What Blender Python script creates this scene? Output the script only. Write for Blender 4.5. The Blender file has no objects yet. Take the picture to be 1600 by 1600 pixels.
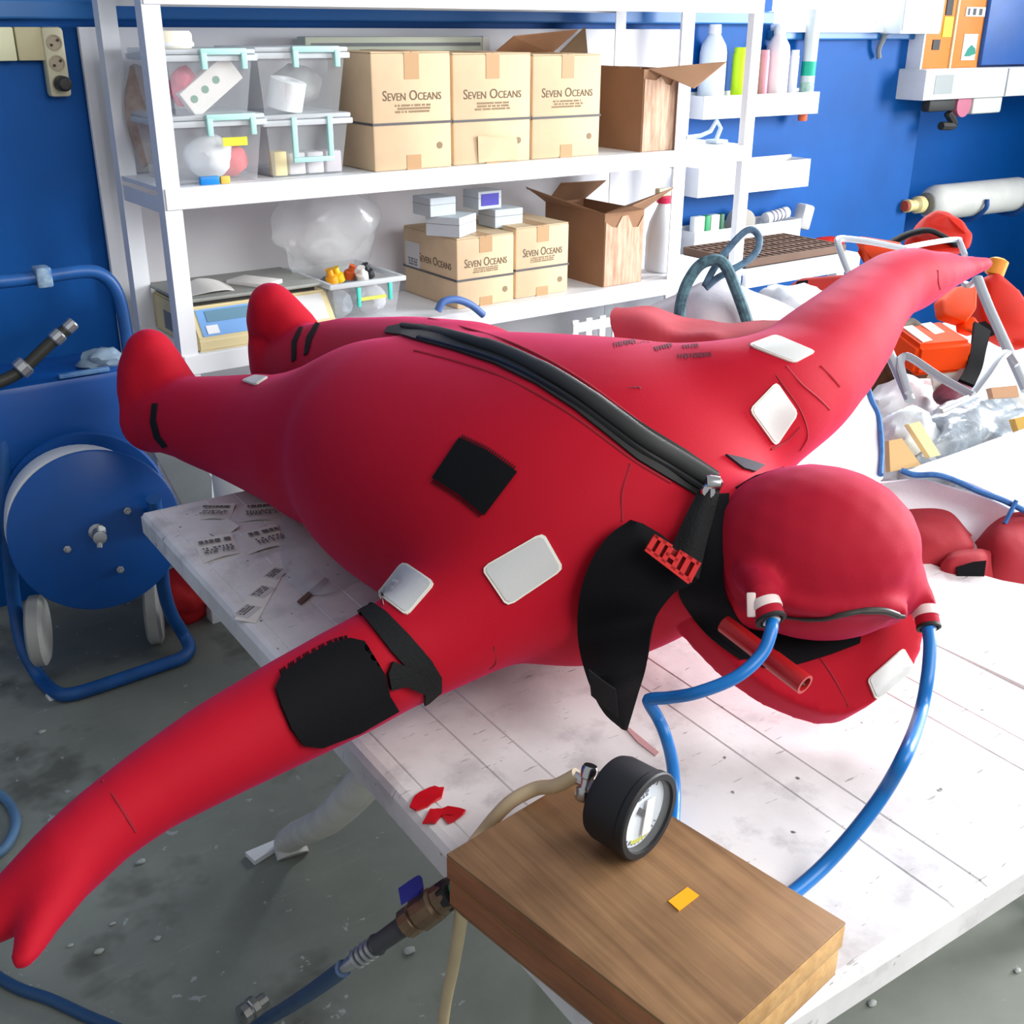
import bpy, bmesh, math, random
from mathutils import Vector, Matrix, noise
from mathutils.bvhtree import BVHTree
random.seed(7)
V = Vector
SC = bpy.context.scene
COL = SC.collection

# ------------------------------------------------------------------ camera
CAM_Z, FOC = 1.70, 1744.5
PITCH, ROLL, YAW = math.radians(23.54), math.radians(0.33), math.radians(35.99)
_F = V((math.sin(YAW), math.cos(YAW), 0)); _R = V((math.cos(YAW), -math.sin(YAW), 0)); _Z = V((0, 0, 1))
FW = _F*math.cos(PITCH) - _Z*math.sin(PITCH)
_U = _F*math.sin(PITCH) + _Z*math.cos(PITCH)
RT = _R*math.cos(ROLL) + _U*math.sin(ROLL)
UP = _U*math.cos(ROLL) - _R*math.sin(ROLL)
CAM = V((0, 0, CAM_Z))
cd = bpy.data.cameras.new('camera'); co = bpy.data.objects.new('camera', cd); COL.objects.link(co)
cd.sensor_width = 36; cd.lens = FOC/1600*36; cd.clip_start = .02
co.matrix_world = Matrix(((RT.x, UP.x, -FW.x, 0), (RT.y, UP.y, -FW.y, 0), (RT.z, UP.z, -FW.z, CAM_Z), (0, 0, 0, 1)))
SC.camera = co

# ------------------------------------------------------------------ light
vs = SC.view_settings
SC.display_settings.display_device = 'sRGB'
vs.view_transform = 'Standard'; vs.look = 'None'; vs.gamma = 1; vs.use_curve_mapping = False
vs.exposure = 0.17
w = bpy.data.worlds.new('world'); SC.world = w; w.use_nodes = True
bg = w.node_tree.nodes['Background']; bg.inputs[0].default_value = (.90, .95, 1, 1); bg.inputs[1].default_value = .41
def area(name, loc, target, sx, sy, power, color):
    l = bpy.data.lights.new(name, 'AREA'); l.shape = 'RECTANGLE'; l.size = sx; l.size_y = sy; l.energy = power; l.color = color
    o = bpy.data.objects.new(name, l); COL.objects.link(o); o.location = loc
    o.rotation_euler = (V(target) - V(loc)).to_track_quat('-Z', 'Y').to_euler()
area('window_daylight', (4.55, 4.0, 2.75), (1.6, 1.2, .8), 1.7, 1.4, 620, (.93, .97, 1))
area('workshop_front_daylight', (2.3, -1.9, 3.2), (1.9, 2.4, .8), 3.2, 2.0, 140, (1, .99, .97))
area('workshop_door_daylight', (8.4, -.1, 2.5), (1.6, 1.3, .9), 3.2, 2.8, 1020, (.95, .98, 1))

# ------------------------------------------------------------------ helpers
def at(u, v, X=None, Y=None, Z=None, t=None):
    """the point of the room seen at (u, v) of the 1600 frame on the plane X=, Y= or Z=, or at depth t"""
    d = FW + RT*((u-800)/FOC) - UP*((v-800)/FOC)
    if X is not None: t = X/d.x
    elif Y is not None: t = Y/d.y
    elif Z is not None: t = (Z-CAM_Z)/d.z
    return CAM + d*t
def lin(c): return tuple(((x/255)/12.92 if x/255 <= .04045 else ((x/255+.055)/1.055)**2.4) for x in c)
MATS = {}
def mat(name, rgb, rough=.6, var=.0, scale=8, bump=0, bscale=60, metal=0, alpha=1, sheen=0, rgb2=None, stretch=None, spec=.4, coat=0, emit=0):
    if name in MATS: return MATS[name]
    m = bpy.data.materials.new(name); m.use_nodes = True; MATS[name] = m
    nt = m.node_tree; N = nt.nodes; L = nt.links; b = N['Principled BSDF']
    c = lin(rgb); b.inputs['Base Color'].default_value = (*c, 1)
    b.inputs['Roughness'].default_value = rough; b.inputs['Metallic'].default_value = metal
    b.inputs['Specular IOR Level'].default_value = spec
    if sheen: b.inputs['Sheen Weight'].default_value = sheen; b.inputs['Sheen Roughness'].default_value = .42; b.inputs['Sheen Tint'].default_value = (1, .10, .42, 1)  # magenta tint puts the pink glare of bright light into the red cloth
    if coat: b.inputs['Coat Weight'].default_value = coat
    tc = N.new('ShaderNodeTexCoord'); src = tc.outputs['Object']
    if stretch:
        mp = N.new('ShaderNodeMapping'); mp.inputs['Scale'].default_value = stretch; L.new(src, mp.inputs['Vector']); src = mp.outputs['Vector']
    if var or rgb2:
        n = N.new('ShaderNodeTexNoise'); n.inputs['Scale'].default_value = scale; n.inputs['Detail'].default_value = 5; n.inputs['Roughness'].default_value = .6
        L.new(src, n.inputs['Vector'])
        r = N.new('ShaderNodeValToRGB'); r.color_ramp.elements[0].position = .3; r.color_ramp.elements[1].position = .7
        c2 = lin(rgb2) if rgb2 else tuple(x*(1-var) for x in c); c1 = c if rgb2 else tuple(min(1, x*(1+var*.5)) for x in c)
        r.color_ramp.elements[0].color = (*c2, 1); r.color_ramp.elements[1].color = (*c1, 1)
        L.new(n.outputs['Fac'], r.inputs['Fac']); L.new(r.outputs['Color'], b.inputs['Base Color'])
    if bump:
        n = N.new('ShaderNodeTexNoise'); n.inputs['Scale'].default_value = bscale; n.inputs['Detail'].default_value = 4; L.new(src, n.inputs['Vector'])
        bp = N.new('ShaderNodeBump'); bp.inputs['Strength'].default_value = bump; bp.inputs['Distance'].default_value = .01
        L.new(n.outputs['Fac'], bp.inputs['Height']); L.new(bp.outputs['Normal'], b.inputs['Normal'])
    if alpha < 1: b.inputs['Alpha'].default_value = alpha
    return m

def tag(o, label=None, cat=None, group=None, kind=None):
    if label: o['label'] = label
    if cat: o['category'] = cat
    if group: o['group'] = group
    if kind: o['kind'] = kind
    return o
ORG = {}
def thing(name, loc, label, cat, group=None):
    o = bpy.data.objects.new(name, None); o.empty_display_size = .05; COL.objects.link(o); o.location = loc
    ORG[o.name] = V(loc); return tag(o, label, cat, group)
def smooth(me, ang=35):
    me.polygons.foreach_set('use_smooth', [True]*len(me.polygons))
    me.set_sharp_from_angle(angle=math.radians(ang))
def fin(name, bm, m, parent=None, sm=35, label=None, cat=None, group=None, kind=None, dbl=False):
    """link a bmesh given in room coordinates as one object"""
    bmesh.ops.recalc_face_normals(bm, faces=bm.faces)
    if parent is not None: org = ORG[parent.name]
    else:
        xs = [v.co for v in bm.verts]
        org = V((sum(c.x for c in xs)/len(xs), sum(c.y for c in xs)/len(xs), min(c.z for c in xs)))
    bmesh.ops.translate(bm, verts=bm.verts, vec=-org)
    me = bpy.data.meshes.new(name); bm.to_mesh(me); bm.free()
    ms = m if isinstance(m, (list, tuple)) else [m]
    for x in ms: me.materials.append(x)
    if sm: smooth(me, sm)
    o = bpy.data.objects.new(name, me); COL.objects.link(o)
    if parent is not None: o.parent = parent
    else: o.location = org
    ORG[o.name] = org
    return tag(o, label, cat, group, kind)
def struct(name, bm, m, sm=0): return fin(name, bm, m, None, sm, kind='structure')

def bx(bm, x0, x1, y0, y1, z0, z1, bev=0, M=None):
    vs_ = [bm.verts.new(c) for c in ((x0,y0,z0),(x1,y0,z0),(x1,y1,z0),(x0,y1,z0),(x0,y0,z1),(x1,y0,z1),(x1,y1,z1),(x0,y1,z1))]
    fs = [bm.faces.new([vs_[i] for i in f]) for f in ((0,3,2,1),(4,5,6,7),(0,1,5,4),(1,2,6,5),(2,3,7,6),(3,0,4,7))]
    if bev:
        es = list({e for f in fs for e in f.edges})
        r = bmesh.ops.bevel(bm, geom=es, offset=bev, segments=2, affect='EDGES', profile=.5)
        vs_ = list({v for f in r['faces'] for v in f.verts})
        vs_ = list({v for f in vs_ for e in f.link_edges for v in e.verts})
    if M is not None: bmesh.ops.transform(bm, matrix=M, verts=vs_)
    return bm
def box(*a, **k): return bx(bmesh.new(), *a, **k)
def rotz(c, ang): return Matrix.Translation(V(c)) @ Matrix.Rotation(ang, 4, 'Z')
def spline(P, n=6, closed=False):
    P = [V(p) for p in P]
    if len(P) < 3 and not closed: return P
    out = []; k = len(P)
    for i in range(k if closed else k-1):
        a = P[(i-1) % k] if (closed or i > 0) else P[0]*2-P[1]
        b = P[i]; c = P[(i+1) % k]
        d = P[(i+2) % k] if (closed or i+2 < k) else P[-1]*2-P[-2]
        for j in range(n):
            s = j/n
            out.append(.5*((2*b)+(c-a)*s+(2*a-5*b+4*c-d)*s*s+(3*b-a-3*c+d)*s**3))
    if not closed: out.append(P[-1])
    return out
def tube(bm, P, r, seg=10, closed=False, n=6, cap=True, sm=True, sq=1.0):
    pts = spline(P, n, closed) if sm else [V(p) for p in P]
    k = len(pts); up = None; rings = []
    for i, p in enumerate(pts):
        a = pts[(i-1) % k] if (closed or i) else p; b = pts[(i+1) % k] if (closed or i < k-1) else p
        t = (b-a).normalized()
        if up is None:
            up = t.cross(V((0, 0, 1)));
            if up.length < .1: up = t.cross(V((1, 0, 0)))
            up.normalize()
        up = (up - t*up.dot(t)).normalized(); w_ = t.cross(up)
        rr = r[min(len(r)-1, int(i*len(r)/k))] if isinstance(r, (list, tuple)) else r
        rings.append([bm.verts.new(p + up*(math.cos(2*math.pi*j/seg)*rr) + w_*(math.sin(2*math.pi*j/seg)*rr*sq)) for j in range(seg)])
    for i in range(k if closed else k-1):
        A, B = rings[i], rings[(i+1) % k]
        for j in range(seg): bm.faces.new((A[j], A[(j+1) % seg], B[(j+1) % seg], B[j]))
    if cap and not closed: bm.faces.new(rings[0][::-1]); bm.faces.new(rings[-1])
    return bm
def lathe(bm, prof, base, axis=(0, 0, 1), seg=24):
    """prof: (radius, height) pairs along axis from base"""
    ax = V(axis).normalized(); u = ax.orthogonal().normalized(); w_ = ax.cross(u); rings = []
    for r, h in prof:
        c = V(base)+ax*h
        if r <= 1e-6: rings.append([bm.verts.new(c)])
        else: rings.append([bm.verts.new(c+u*(math.cos(2*math.pi*j/seg)*r)+w_*(math.sin(2*math.pi*j/seg)*r)) for j in range(seg)])
    for A, B in zip(rings, rings[1:]):
        for j in range(seg):
            a, b = A[j % len(A)], A[(j+1) % len(A)]; c, d = B[(j+1) % len(B)], B[j % len(B)]
            q = []
            for x in (a, b, c, d):
                if x not in q: q.append(x)
            if len(q) > 2: bm.faces.new(q)
    for Rg, f in ((rings[0], 1), (rings[-1], 0)):
        if len(Rg) > 1: bm.faces.new(Rg[::-1] if f else Rg)
    return bm
def loft(bm, st, seg=28):
    """st: (centre, side radius, upward radius); closed with rounded ends"""
    st = [(V(c), a, b) for c, a, b in st]
    t0 = (st[0][0]-st[1][0]).normalized(); t1 = (st[-1][0]-st[-2][0]).normalized()
    def cap(s, t):
        m = min(s[1], s[2]); return [(s[0]+t*(m*math.sin(q)), s[1]*math.cos(q), s[2]*math.cos(q)) for q in (.45, .85, 1.2, 1.45)]
    st = cap(st[0], t0)[::-1] + st + cap(st[-1], t1)
    rings = []; k = len(st); side = None
    for i, (c, a, b) in enumerate(st):
        t = (st[min(i+1, k-1)][0]-st[max(i-1, 0)][0]).normalized()
        s = t.cross(V((0, 0, 1)))
        if s.length < .35: s = side if side is not None else t.cross(V((0, 1, 0)))
        s = (s - t*s.dot(t)).normalized()
        if side is not None and s.dot(side) < 0: s = -s
        side = s; w_ = s.cross(t).normalized()
        if w_.z < 0: w_ = -w_
        rings.append([bm.verts.new(c+s*(math.cos(2*math.pi*j/seg)*a)+w_*(math.sin(2*math.pi*j/seg)*b)) for j in range(seg)])
    for A, B in zip(rings, rings[1:]):
        for j in range(seg): bm.faces.new((A[j], A[(j+1) % seg], B[(j+1) % seg], B[j]))
    bm.faces.new(rings[0][::-1]); bm.faces.new(rings[-1])
    return bm
def ball(bm, c, r, M=None, sub=3):
    q = bmesh.ops.create_icosphere(bm, subdivisions=sub, radius=1)
    T = Matrix.Translation(V(c)) @ (M if M is not None else Matrix.Identity(4)) @ Matrix.Diagonal((*r, 1))
    bmesh.ops.transform(bm, matrix=T, verts=q['verts'])
    return q['verts']
def blob(bm, c, r, amp=.2, freq=2.5, seed=0, sub=4, M=None):
    vv = ball(bm, (0, 0, 0), (1, 1, 1), None, sub)
    for v in vv:
        p = v.co.copy(); n = noise.noise(p*freq+V((seed*7.3, seed*3.1, 0)))+.5*noise.noise(p*freq*2.3+V((seed, 9, 1)))
        v.co = p*(1+amp*n)
    T = Matrix.Translation(V(c)) @ (M if M is not None else Matrix.Identity(4)) @ Matrix.Diagonal((*r, 1))
    bmesh.ops.transform(bm, matrix=T, verts=vv); return bm
def sheet(bm, rows, th=.004, nu=8, nv=8, amp=0, freq=9, seed=0):
    """cloth through rows of points, with thickness"""
    R2 = [spline(r, nu) for r in rows]; cols = [spline([R2[i][j] for i in range(len(rows))], nv) for j in range(len(R2[0]))]
    H, W = len(cols[0]), len(cols)
    P = [[cols[j][i] for j in range(W)] for i in range(H)]
    if amp:
        for i in range(H):
            for j in range(W): P[i][j] = P[i][j] + noise.noise_vector(P[i][j]*freq+V((seed, 0, 0)))*amp
    g = [[bm.verts.new(p) for p in r] for r in P]
    fs = [bm.faces.new((g[i][j], g[i][j+1], g[i+1][j+1], g[i+1][j])) for i in range(H-1) for j in range(W-1)]
    bmesh.ops.recalc_face_normals(bm, faces=fs)
    bmesh.ops.solidify(bm, geom=fs, thickness=th)
    return bm
def prism(bm, poly, z0, z1):
    a = [bm.verts.new((p[0], p[1], z0)) for p in poly]; b = [bm.verts.new((p[0], p[1], z1)) for p in poly]; n = len(poly)
    bm.faces.new(a[::-1]); bm.faces.new(b)
    for i in range(n): bm.faces.new((a[i], a[(i+1) % n], b[(i+1) % n], b[i]))
    return bm
def flat(bm, pts, off, th):
    """thin solid from a planar outline of room points, pushed out by off (a vector) with thickness th"""
    n = V(off).normalized(); a = [bm.verts.new(V(p)) for p in pts]; b = [bm.verts.new(V(p)+n*th) for p in pts]; k = len(pts)
    bm.faces.new(a[::-1]); bm.faces.new(b)
    for i in range(k): bm.faces.new((a[i], a[(i+1) % k], b[(i+1) % k], b[i]))
    return bm
def remesh(bm, vox, its, fac=.5):
    me = bpy.data.meshes.new('tmp'); bm.to_mesh(me); bm.free()
    o = bpy.data.objects.new('tmp', me); COL.objects.link(o)
    m = o.modifiers.new('r', 'REMESH'); m.mode = 'VOXEL'; m.voxel_size = vox
    s = o.modifiers.new('s', 'SMOOTH'); s.factor = fac; s.iterations = its
    dg = bpy.context.evaluated_depsgraph_get(); e = o.evaluated_get(dg)
    out = bmesh.new(); out.from_mesh(e.to_mesh()); e.to_mesh_clear()
    bpy.data.objects.remove(o); bpy.data.meshes.remove(me)
    return out
def patch(name, poly, bvh, m, parent, th=.004, step=8, label=None, sm=40):
    """a piece of fabric laid on the surface held in bvh"""
    bm = bmesh.new(); f = bm.faces.new([bm.verts.new((x, y, 0)) for x, y in poly])
    bmesh.ops.triangulate(bm, faces=[f])
    for ax in (0, 1):
        lo = min(p[ax] for p in poly); hi = max(p[ax] for p in poly); q = lo+step
        while q < hi-1:
            pc = V((0, 0, 0)); pc[ax] = q; pn = V((0, 0, 0)); pn[ax] = 1
            bmesh.ops.bisect_plane(bm, geom=bm.verts[:]+bm.edges[:]+bm.faces[:], plane_co=pc, plane_no=pn); q += step
    bmesh.ops.remove_doubles(bm, verts=bm.verts, dist=.01)
    last = 1.6; nor = {}
    for v in sorted(bm.verts, key=lambda v: (v.co.y, v.co.x)):
        d = FW + RT*((v.co.x-800)/FOC) - UP*((v.co.y-800)/FOC); L = d.length
        h = bvh.ray_cast(CAM, d/L)
        if h[0] is not None: last = h[3]/L
        else: h = bvh.find_nearest(CAM+d*last)
        nor[v] = h[1]; v.co = h[0]+h[1]*.0006
    fs = [[v for v in f.verts] for f in bm.faces]; be = [e for e in bm.edges if len(e.link_faces) == 1]
    top = {v: bm.verts.new(v.co+nor[v]*th) for v in list(bm.verts)}
    for f in fs: bm.faces.new([top[v] for v in f])
    for e in be: p, q = e.verts; bm.faces.new((p, q, top[q], top[p]))
    return fin(name, bm, m, parent, sm, label)
def text(s, size, M, m, parent, name='lettering', width=None, ext=.0004, smallcaps=False, align='CENTER'):
    cu = bpy.data.curves.new('t', 'FONT'); cu.body = s; cu.size = size; cu.extrude = ext; cu.align_x = align; cu.align_y = 'CENTER'; cu.resolution_u = 3
    if smallcaps:
        cu.small_caps_scale = .75
        for f in cu.body_format: f.use_small_caps = True
    o = bpy.data.objects.new('t', cu); COL.objects.link(o)
    dg = bpy.context.evaluated_depsgraph_get(); e = o.evaluated_get(dg)
    bm = bmesh.new(); bm.from_mesh(e.to_mesh()); e.to_mesh_clear()
    bpy.data.objects.remove(o); bpy.data.curves.remove(cu)
    if width:
        w0 = max(v.co.x for v in bm.verts)-min(v.co.x for v in bm.verts)
        bmesh.ops.scale(bm, vec=(width/w0, 1, 1), verts=bm.verts)
    bm.transform(M); return fin(name, bm, m, parent, 0)
def dashes(bm, M, w, h, rows, seed=0, gap=.3):
    """rows of small printed strokes, too small to read"""
    rd = random.Random(seed)
    for r in range(rows):
        y = -r*h*1.5; x = -w/2+rd.random()*w*.1
        while x < w/2*(.85+.15*rd.random()):
            l = h*(.4+rd.random()*.9)
            bx(bm, x, min(x+l, w/2), y-h/2, y+h/2, 0, .0006, M=M); x += l+h*gap*(1+(rd.random() > .8)*2)
    return bm
FRONT = lambda p: Matrix.Translation(V(p)) @ Matrix.Rotation(math.pi/2, 4, 'X')           # faces -Y, upright
LEFTF = lambda p: Matrix.Translation(V(p)) @ Matrix.Rotation(-math.pi/2, 4, 'Z') @ Matrix.Rotation(math.pi/2, 4, 'X')   # faces -X

# ------------------------------------------------------------------ materials
blue_wall = mat('blue_wall_paint', (0, 84, 162), .55, var=.25, scale=1.2, bump=.08, bscale=25, spec=.2)
white_paint = mat('white_paint', (236, 238, 242), .5, var=.05, scale=5)
white_panel = mat('white_board', (228, 228, 232), .6, var=.06, scale=3)
cream = mat('cream_plastic', (205, 200, 170), .5, var=.06)
white_pl = mat('white_plastic', (232, 234, 236), .45, var=.04)
grey_pl = mat('grey_plastic', (120, 124, 128), .5, var=.1)
black_pl = mat('black_plastic', (26, 26, 28), .45, spec=.35)
black_rub = mat('black_rubber', (36, 36, 35), .65, var=.15, scale=20)
black_neo = mat('black_neoprene', (15, 15, 18), .8, bump=.15, bscale=400, spec=.15)
webbing = mat('black_webbing', (26, 27, 28), .75, bump=.3, bscale=300, spec=.2)
red_neo = mat('red_neoprene', (180, 8, 34), .74, bump=.06, bscale=500, sheen=.24, spec=.2, var=.06, scale=3)
red_hood = mat('red_hood_neoprene', (166, 16, 40), .74, bump=.06, bscale=500, sheen=.24, spec=.2, var=.06, scale=3)
red_seam = mat('red_seam', (150, 14, 34), .8)
retro = mat('reflective_tape', (206, 206, 204), .42, bump=.05, bscale=500, metal=.1)
card = mat('cardboard', (222, 196, 160), .8, var=.12, scale=6)
card_dark = mat('brown_cardboard', (158, 118, 88), .85, var=.15, scale=5)
card_in = mat('cardboard_inside', (120, 98, 74), .9, var=.1)
tape = mat('packing_tape', (192, 154, 112), .35, spec=.5)
ink = mat('printing_ink', (108, 92, 74), .8)
strap_dark = mat('grey_strapping', (92, 90, 92), .5)
paper = mat('white_paper', (226, 222, 216), .8, var=.05, scale=30)
blue_paint = mat('blue_gloss_paint', (4, 74, 150), .38, var=.2, scale=3, bump=.05, bscale=20)
blue_tube_m = mat('blue_hose', (10, 112, 190), .35, spec=.5)
dark_blue_hose = mat('dark_blue_hose', (34, 70, 110), .45, var=.2, scale=10)
rubber_beige = mat('beige_rubber_hose', (212, 188, 150), .5, var=.1)
chrome = mat('chrome', (200, 200, 200), .22, metal=1)
steel = mat('dull_steel', (170, 172, 176), .38, metal=.85, var=.1)
brass = mat('tarnished_brass', (120, 98, 78), .4, metal=.7, var=.3, scale=30)
alu = mat('aluminium', (186, 190, 196), .4, metal=.6, var=.08)
mint = mat('mint_clip_plastic', (176, 224, 218), .4)
clear = mat('clear_plastic', (225, 230, 235), .25, alpha=.22, spec=.6)
frost = mat('frosted_plastic_lid', (225, 232, 236), .4, alpha=.62)
bagm = mat('clear_plastic_bag', (226, 230, 232), .2, alpha=.30, spec=.8, bump=.4, bscale=14)
sack_white = mat('white_woven_sack', (238, 240, 246), .7, bump=.12, bscale=120, var=.04)
orange = mat('orange_foam_fabric', (232, 68, 6), .7, var=.08, spec=.12)
redor = mat('red_orange_fabric', (182, 32, 16), .75, var=.15, spec=.12)
dull_red = mat('dull_red_fabric', (168, 38, 50), .8, var=.2, scale=7, bump=.2, bscale=18)
grey_bag = mat('grey_polythene', (176, 186, 194), .3, rgb2=(110, 122, 132), scale=14, bump=.7, bscale=22, spec=.7)

def wood_mat(name, c1, c2):
    m = mat(name, c1, .5, rgb2=c2, scale=5, stretch=(1, 1, 1))
    return m
def floor_mat():
    m = bpy.data.materials.new('worn_concrete'); m.use_nodes = True; nt = m.node_tree; N = nt.nodes; L = nt.links; b = N['Principled BSDF']
    tc = N.new('ShaderNodeTexCoord')
    def nz(s, d=6, st=None):
        n = N.new('ShaderNodeTexNoise'); n.inputs['Scale'].default_value = s; n.inputs['Detail'].default_value = d; n.inputs['Roughness'].default_value = .65
        src = tc.outputs['Object']
        if st:
            mp = N.new('ShaderNodeMapping'); mp.inputs['Scale'].default_value = st; mp.inputs['Rotation'].default_value = (0, 0, .5); L.new(src, mp.inputs[0]); src = mp.outputs[0]
        L.new(src, n.inputs['Vector']); return n.outputs['Fac']
    def rp(f, p0, p1, c0, c1):
        r = N.new('ShaderNodeValToRGB'); r.color_ramp.elements[0].position = p0; r.color_ramp.elements[1].position = p1
        r.color_ramp.elements[0].color = (*lin(c0), 1); r.color_ramp.elements[1].color = (*lin(c1), 1); L.new(f, r.inputs[0]); return r.outputs[0]
    def mx(f, a, c):
        x = N.new('ShaderNodeMix'); x.data_type = 'RGBA'; L.new(f, x.inputs[0]); L.new(a, x.inputs[6])
        if isinstance(c, tuple): x.inputs[7].default_value = (*lin(c), 1)
        else: L.new(c, x.inputs[7])
        return x.outputs[2]
    base = rp(nz(1.6), .3, .7, (108, 112, 104), (138, 143, 134))
    base = mx(rp(nz(3.3, 4), .56, .68, (0, 0, 0), (210, 210, 210)), base, (68, 67, 58))
    base = mx(rp(nz(24, 3), .665, .70, (0, 0, 0), (210, 210, 210)), base, (176, 182, 182))
    base = mx(rp(nz(4, 6, (1, 16, 1)), .63, .70, (0, 0, 0), (150, 150, 150)), base, (150, 156, 156))
    L.new(base, b.inputs['Base Color']); b.inputs['Roughness'].default_value = .6
    bp = N.new('ShaderNodeBump'); bp.inputs['Strength'].default_value = .15; L.new(nz(40), bp.inputs['Height']); L.new(bp.outputs[0], b.inputs['Normal'])
    return m
def table_mat():
    m = bpy.data.materials.new('scuffed_white_plastic'); m.use_nodes = True; nt = m.node_tree; N = nt.nodes; L = nt.links; b = N['Principled BSDF']
    tc = N.new('ShaderNodeTexCoord')
    def nz(s, d=5, st=None, ro=.6):
        n = N.new('ShaderNodeTexNoise'); n.inputs['Scale'].default_value = s; n.inputs['Detail'].default_value = d; n.inputs['Roughness'].default_value = ro
        src = tc.outputs['Object']
        if st:
            mp = N.new('ShaderNodeMapping'); mp.inputs['Scale'].default_value = st; mp.inputs['Rotation'].default_value = (0, 0, .8); L.new(src, mp.inputs[0]); src = mp.outputs[0]
        L.new(src, n.inputs['Vector']); return n.outputs['Fac']
    def rp(f, p0, p1, a, c):
        r = N.new('ShaderNodeValToRGB'); r.color_ramp.elements[0].position = p0; r.color_ramp.elements[1].position = p1
        r.color_ramp.elements[0].color = (a, a, a, 1); r.color_ramp.elements[1].color = (c, c, c, 1); L.new(f, r.inputs[0]); return r.outputs[0]
    def mx(f, a, c):
        x = N.new('ShaderNodeMix'); x.data_type = 'RGBA'; L.new(f, x.inputs[0])
        if isinstance(a, tuple): x.inputs[6].default_value = (*lin(a), 1)
        else: L.new(a, x.inputs[6])
        x.inputs[7].default_value = (*lin(c), 1); return x.outputs[2]
    c = mx(rp(nz(4), .42, .68, 0, .75), (230, 228, 228), (196, 192, 192))
    c = mx(rp(nz(12, 7), .54, .66, 0, .55), c, (176, 172, 174))
    c = mx(rp(nz(20, 3, (1, 7, 1)), .675, .71, 0, .7), c, (120, 116, 116))
    c = mx(rp(nz(38, 2), .715, .75, 0, .9), c, (70, 66, 64))
    L.new(c, b.inputs['Base Color']); b.inputs['Roughness'].default_value = .48
    bp = N.new('ShaderNodeBump'); bp.inputs['Strength'].default_value = .12; bp.inputs['Distance'].default_value = .004; L.new(nz(30), bp.inputs['Height']); L.new(bp.outputs[0], b.inputs['Normal'])
    return m
def veneer(name, c1, c2, ang, sc=1.0):
    m = bpy.data.materials.new(name); m.use_nodes = True; nt = m.node_tree; N = nt.nodes; L = nt.links; b = N['Principled BSDF']
    tc = N.new('ShaderNodeTexCoord'); mp = N.new('ShaderNodeMapping'); mp.inputs['Rotation'].default_value = (0, 0, ang); mp.inputs['Scale'].default_value = (170*sc, 7*sc, 170*sc)
    L.new(tc.outputs['Object'], mp.inputs[0])
    n = N.new('ShaderNodeTexNoise'); n.inputs['Scale'].default_value = 1; n.inputs['Detail'].default_value = 6; n.inputs['Roughness'].default_value = .65; L.new(mp.outputs[0], n.inputs['Vector'])
    n2 = N.new('ShaderNodeTexNoise'); n2.inputs['Scale'].default_value = 9; n2.inputs['Detail'].default_value = 3; L.new(tc.outputs['Object'], n2.inputs['Vector'])
    a = N.new('ShaderNodeMath'); a.operation = 'ADD'; L.new(n.outputs[0], a.inputs[0]); L.new(n2.outputs[0], a.inputs[1])
    h = N.new('ShaderNodeMath'); h.operation = 'MULTIPLY'; h.inputs[1].default_value = .5; L.new(a.outputs[0], h.inputs[0])
    r = N.new('ShaderNodeValToRGB'); r.color_ramp.elements[0].position = .34; r.color_ramp.elements[1].position = .64
    r.color_ramp.elements[0].color = (*lin(c2), 1); r.color_ramp.elements[1].color = (*lin(c1), 1); L.new(h.outputs[0], r.inputs[0]); L.new(r.outputs[0], b.inputs['Base Color'])
    b.inputs['Roughness'].default_value = .5; b.inputs['Specular IOR Level'].default_value = .3
    return m
# ------------------------------------------------------------------ room
WY = 3.48                                    # face of the back wall
XC = at(1442, 150, Y=WY).x                   # where the wall steps back
struct('floor', box(-3, 9, -3, 4.2, -.1, 0), floor_mat())
sill = at(1330, 43, Y=WY).z
wx0, wx1 = at(1206, 20, Y=WY).x, at(1392, 20, Y=WY).x
bm = bmesh.new()
bx(bm, -3, wx0, WY, WY+.25, 0, 3.4); bx(bm, wx0, wx1, WY, WY+.25, 0, sill); bx(bm, wx1, XC, WY, WY+.25, 0, 3.4); bx(bm, wx0, wx1, WY, WY+.25, sill+1.25, 3.4)
struct('wall_back', bm, blue_wall)
struct('wall_recess', box(XC, 9, WY+.25, WY+.5, 0, 3.4), blue_wall)
struct('added_wall_blocker', box(7.0, 7.2, 1.4, WY+.25, 0, 3.4), blue_wall)  # added stretch of wall that blocks the door light from the recess
# window: frame, pane and bright sky outside come from the world
win = tag(fin('window_1', box(wx0, wx1, WY-.05, WY+.2, sill-.02, sill+.015, .004), white_paint), kind='structure')
bm = bmesh.new(); bx(bm, wx0, wx0+.05, WY+.02, WY+.08, sill+.015, sill+1.25); bx(bm, wx1-.05, wx1, WY+.02, WY+.08, sill+.015, sill+1.25); bx(bm, wx0+.05, wx1-.05, WY+.02, WY+.08, sill+.015, sill+.07)
fin('window_frame', bm, white_paint, win, 0)
fin('pane', box(wx0+.05, wx1-.05, WY+.045, WY+.052, sill+.07, sill+1.25), mat('frosted_glass', (240, 246, 250), .3, alpha=.3), win, 0)
zb0, zb1 = at(60, 30, Y=WY).z, at(60, -25, Y=WY).z
struct('trim_1', box(-3, wx0-.02, WY-.035, WY, zb0, zb0+.05, .006), mat('blue_trim_paint', (38, 104, 168), .35))
struct('trim_2', box(wx0-.02, XC-.1, WY-.03, WY, at(1330, 62, Y=WY).z, at(1330, 48, Y=WY).z, .006), MATS['blue_trim_paint'])

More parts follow.
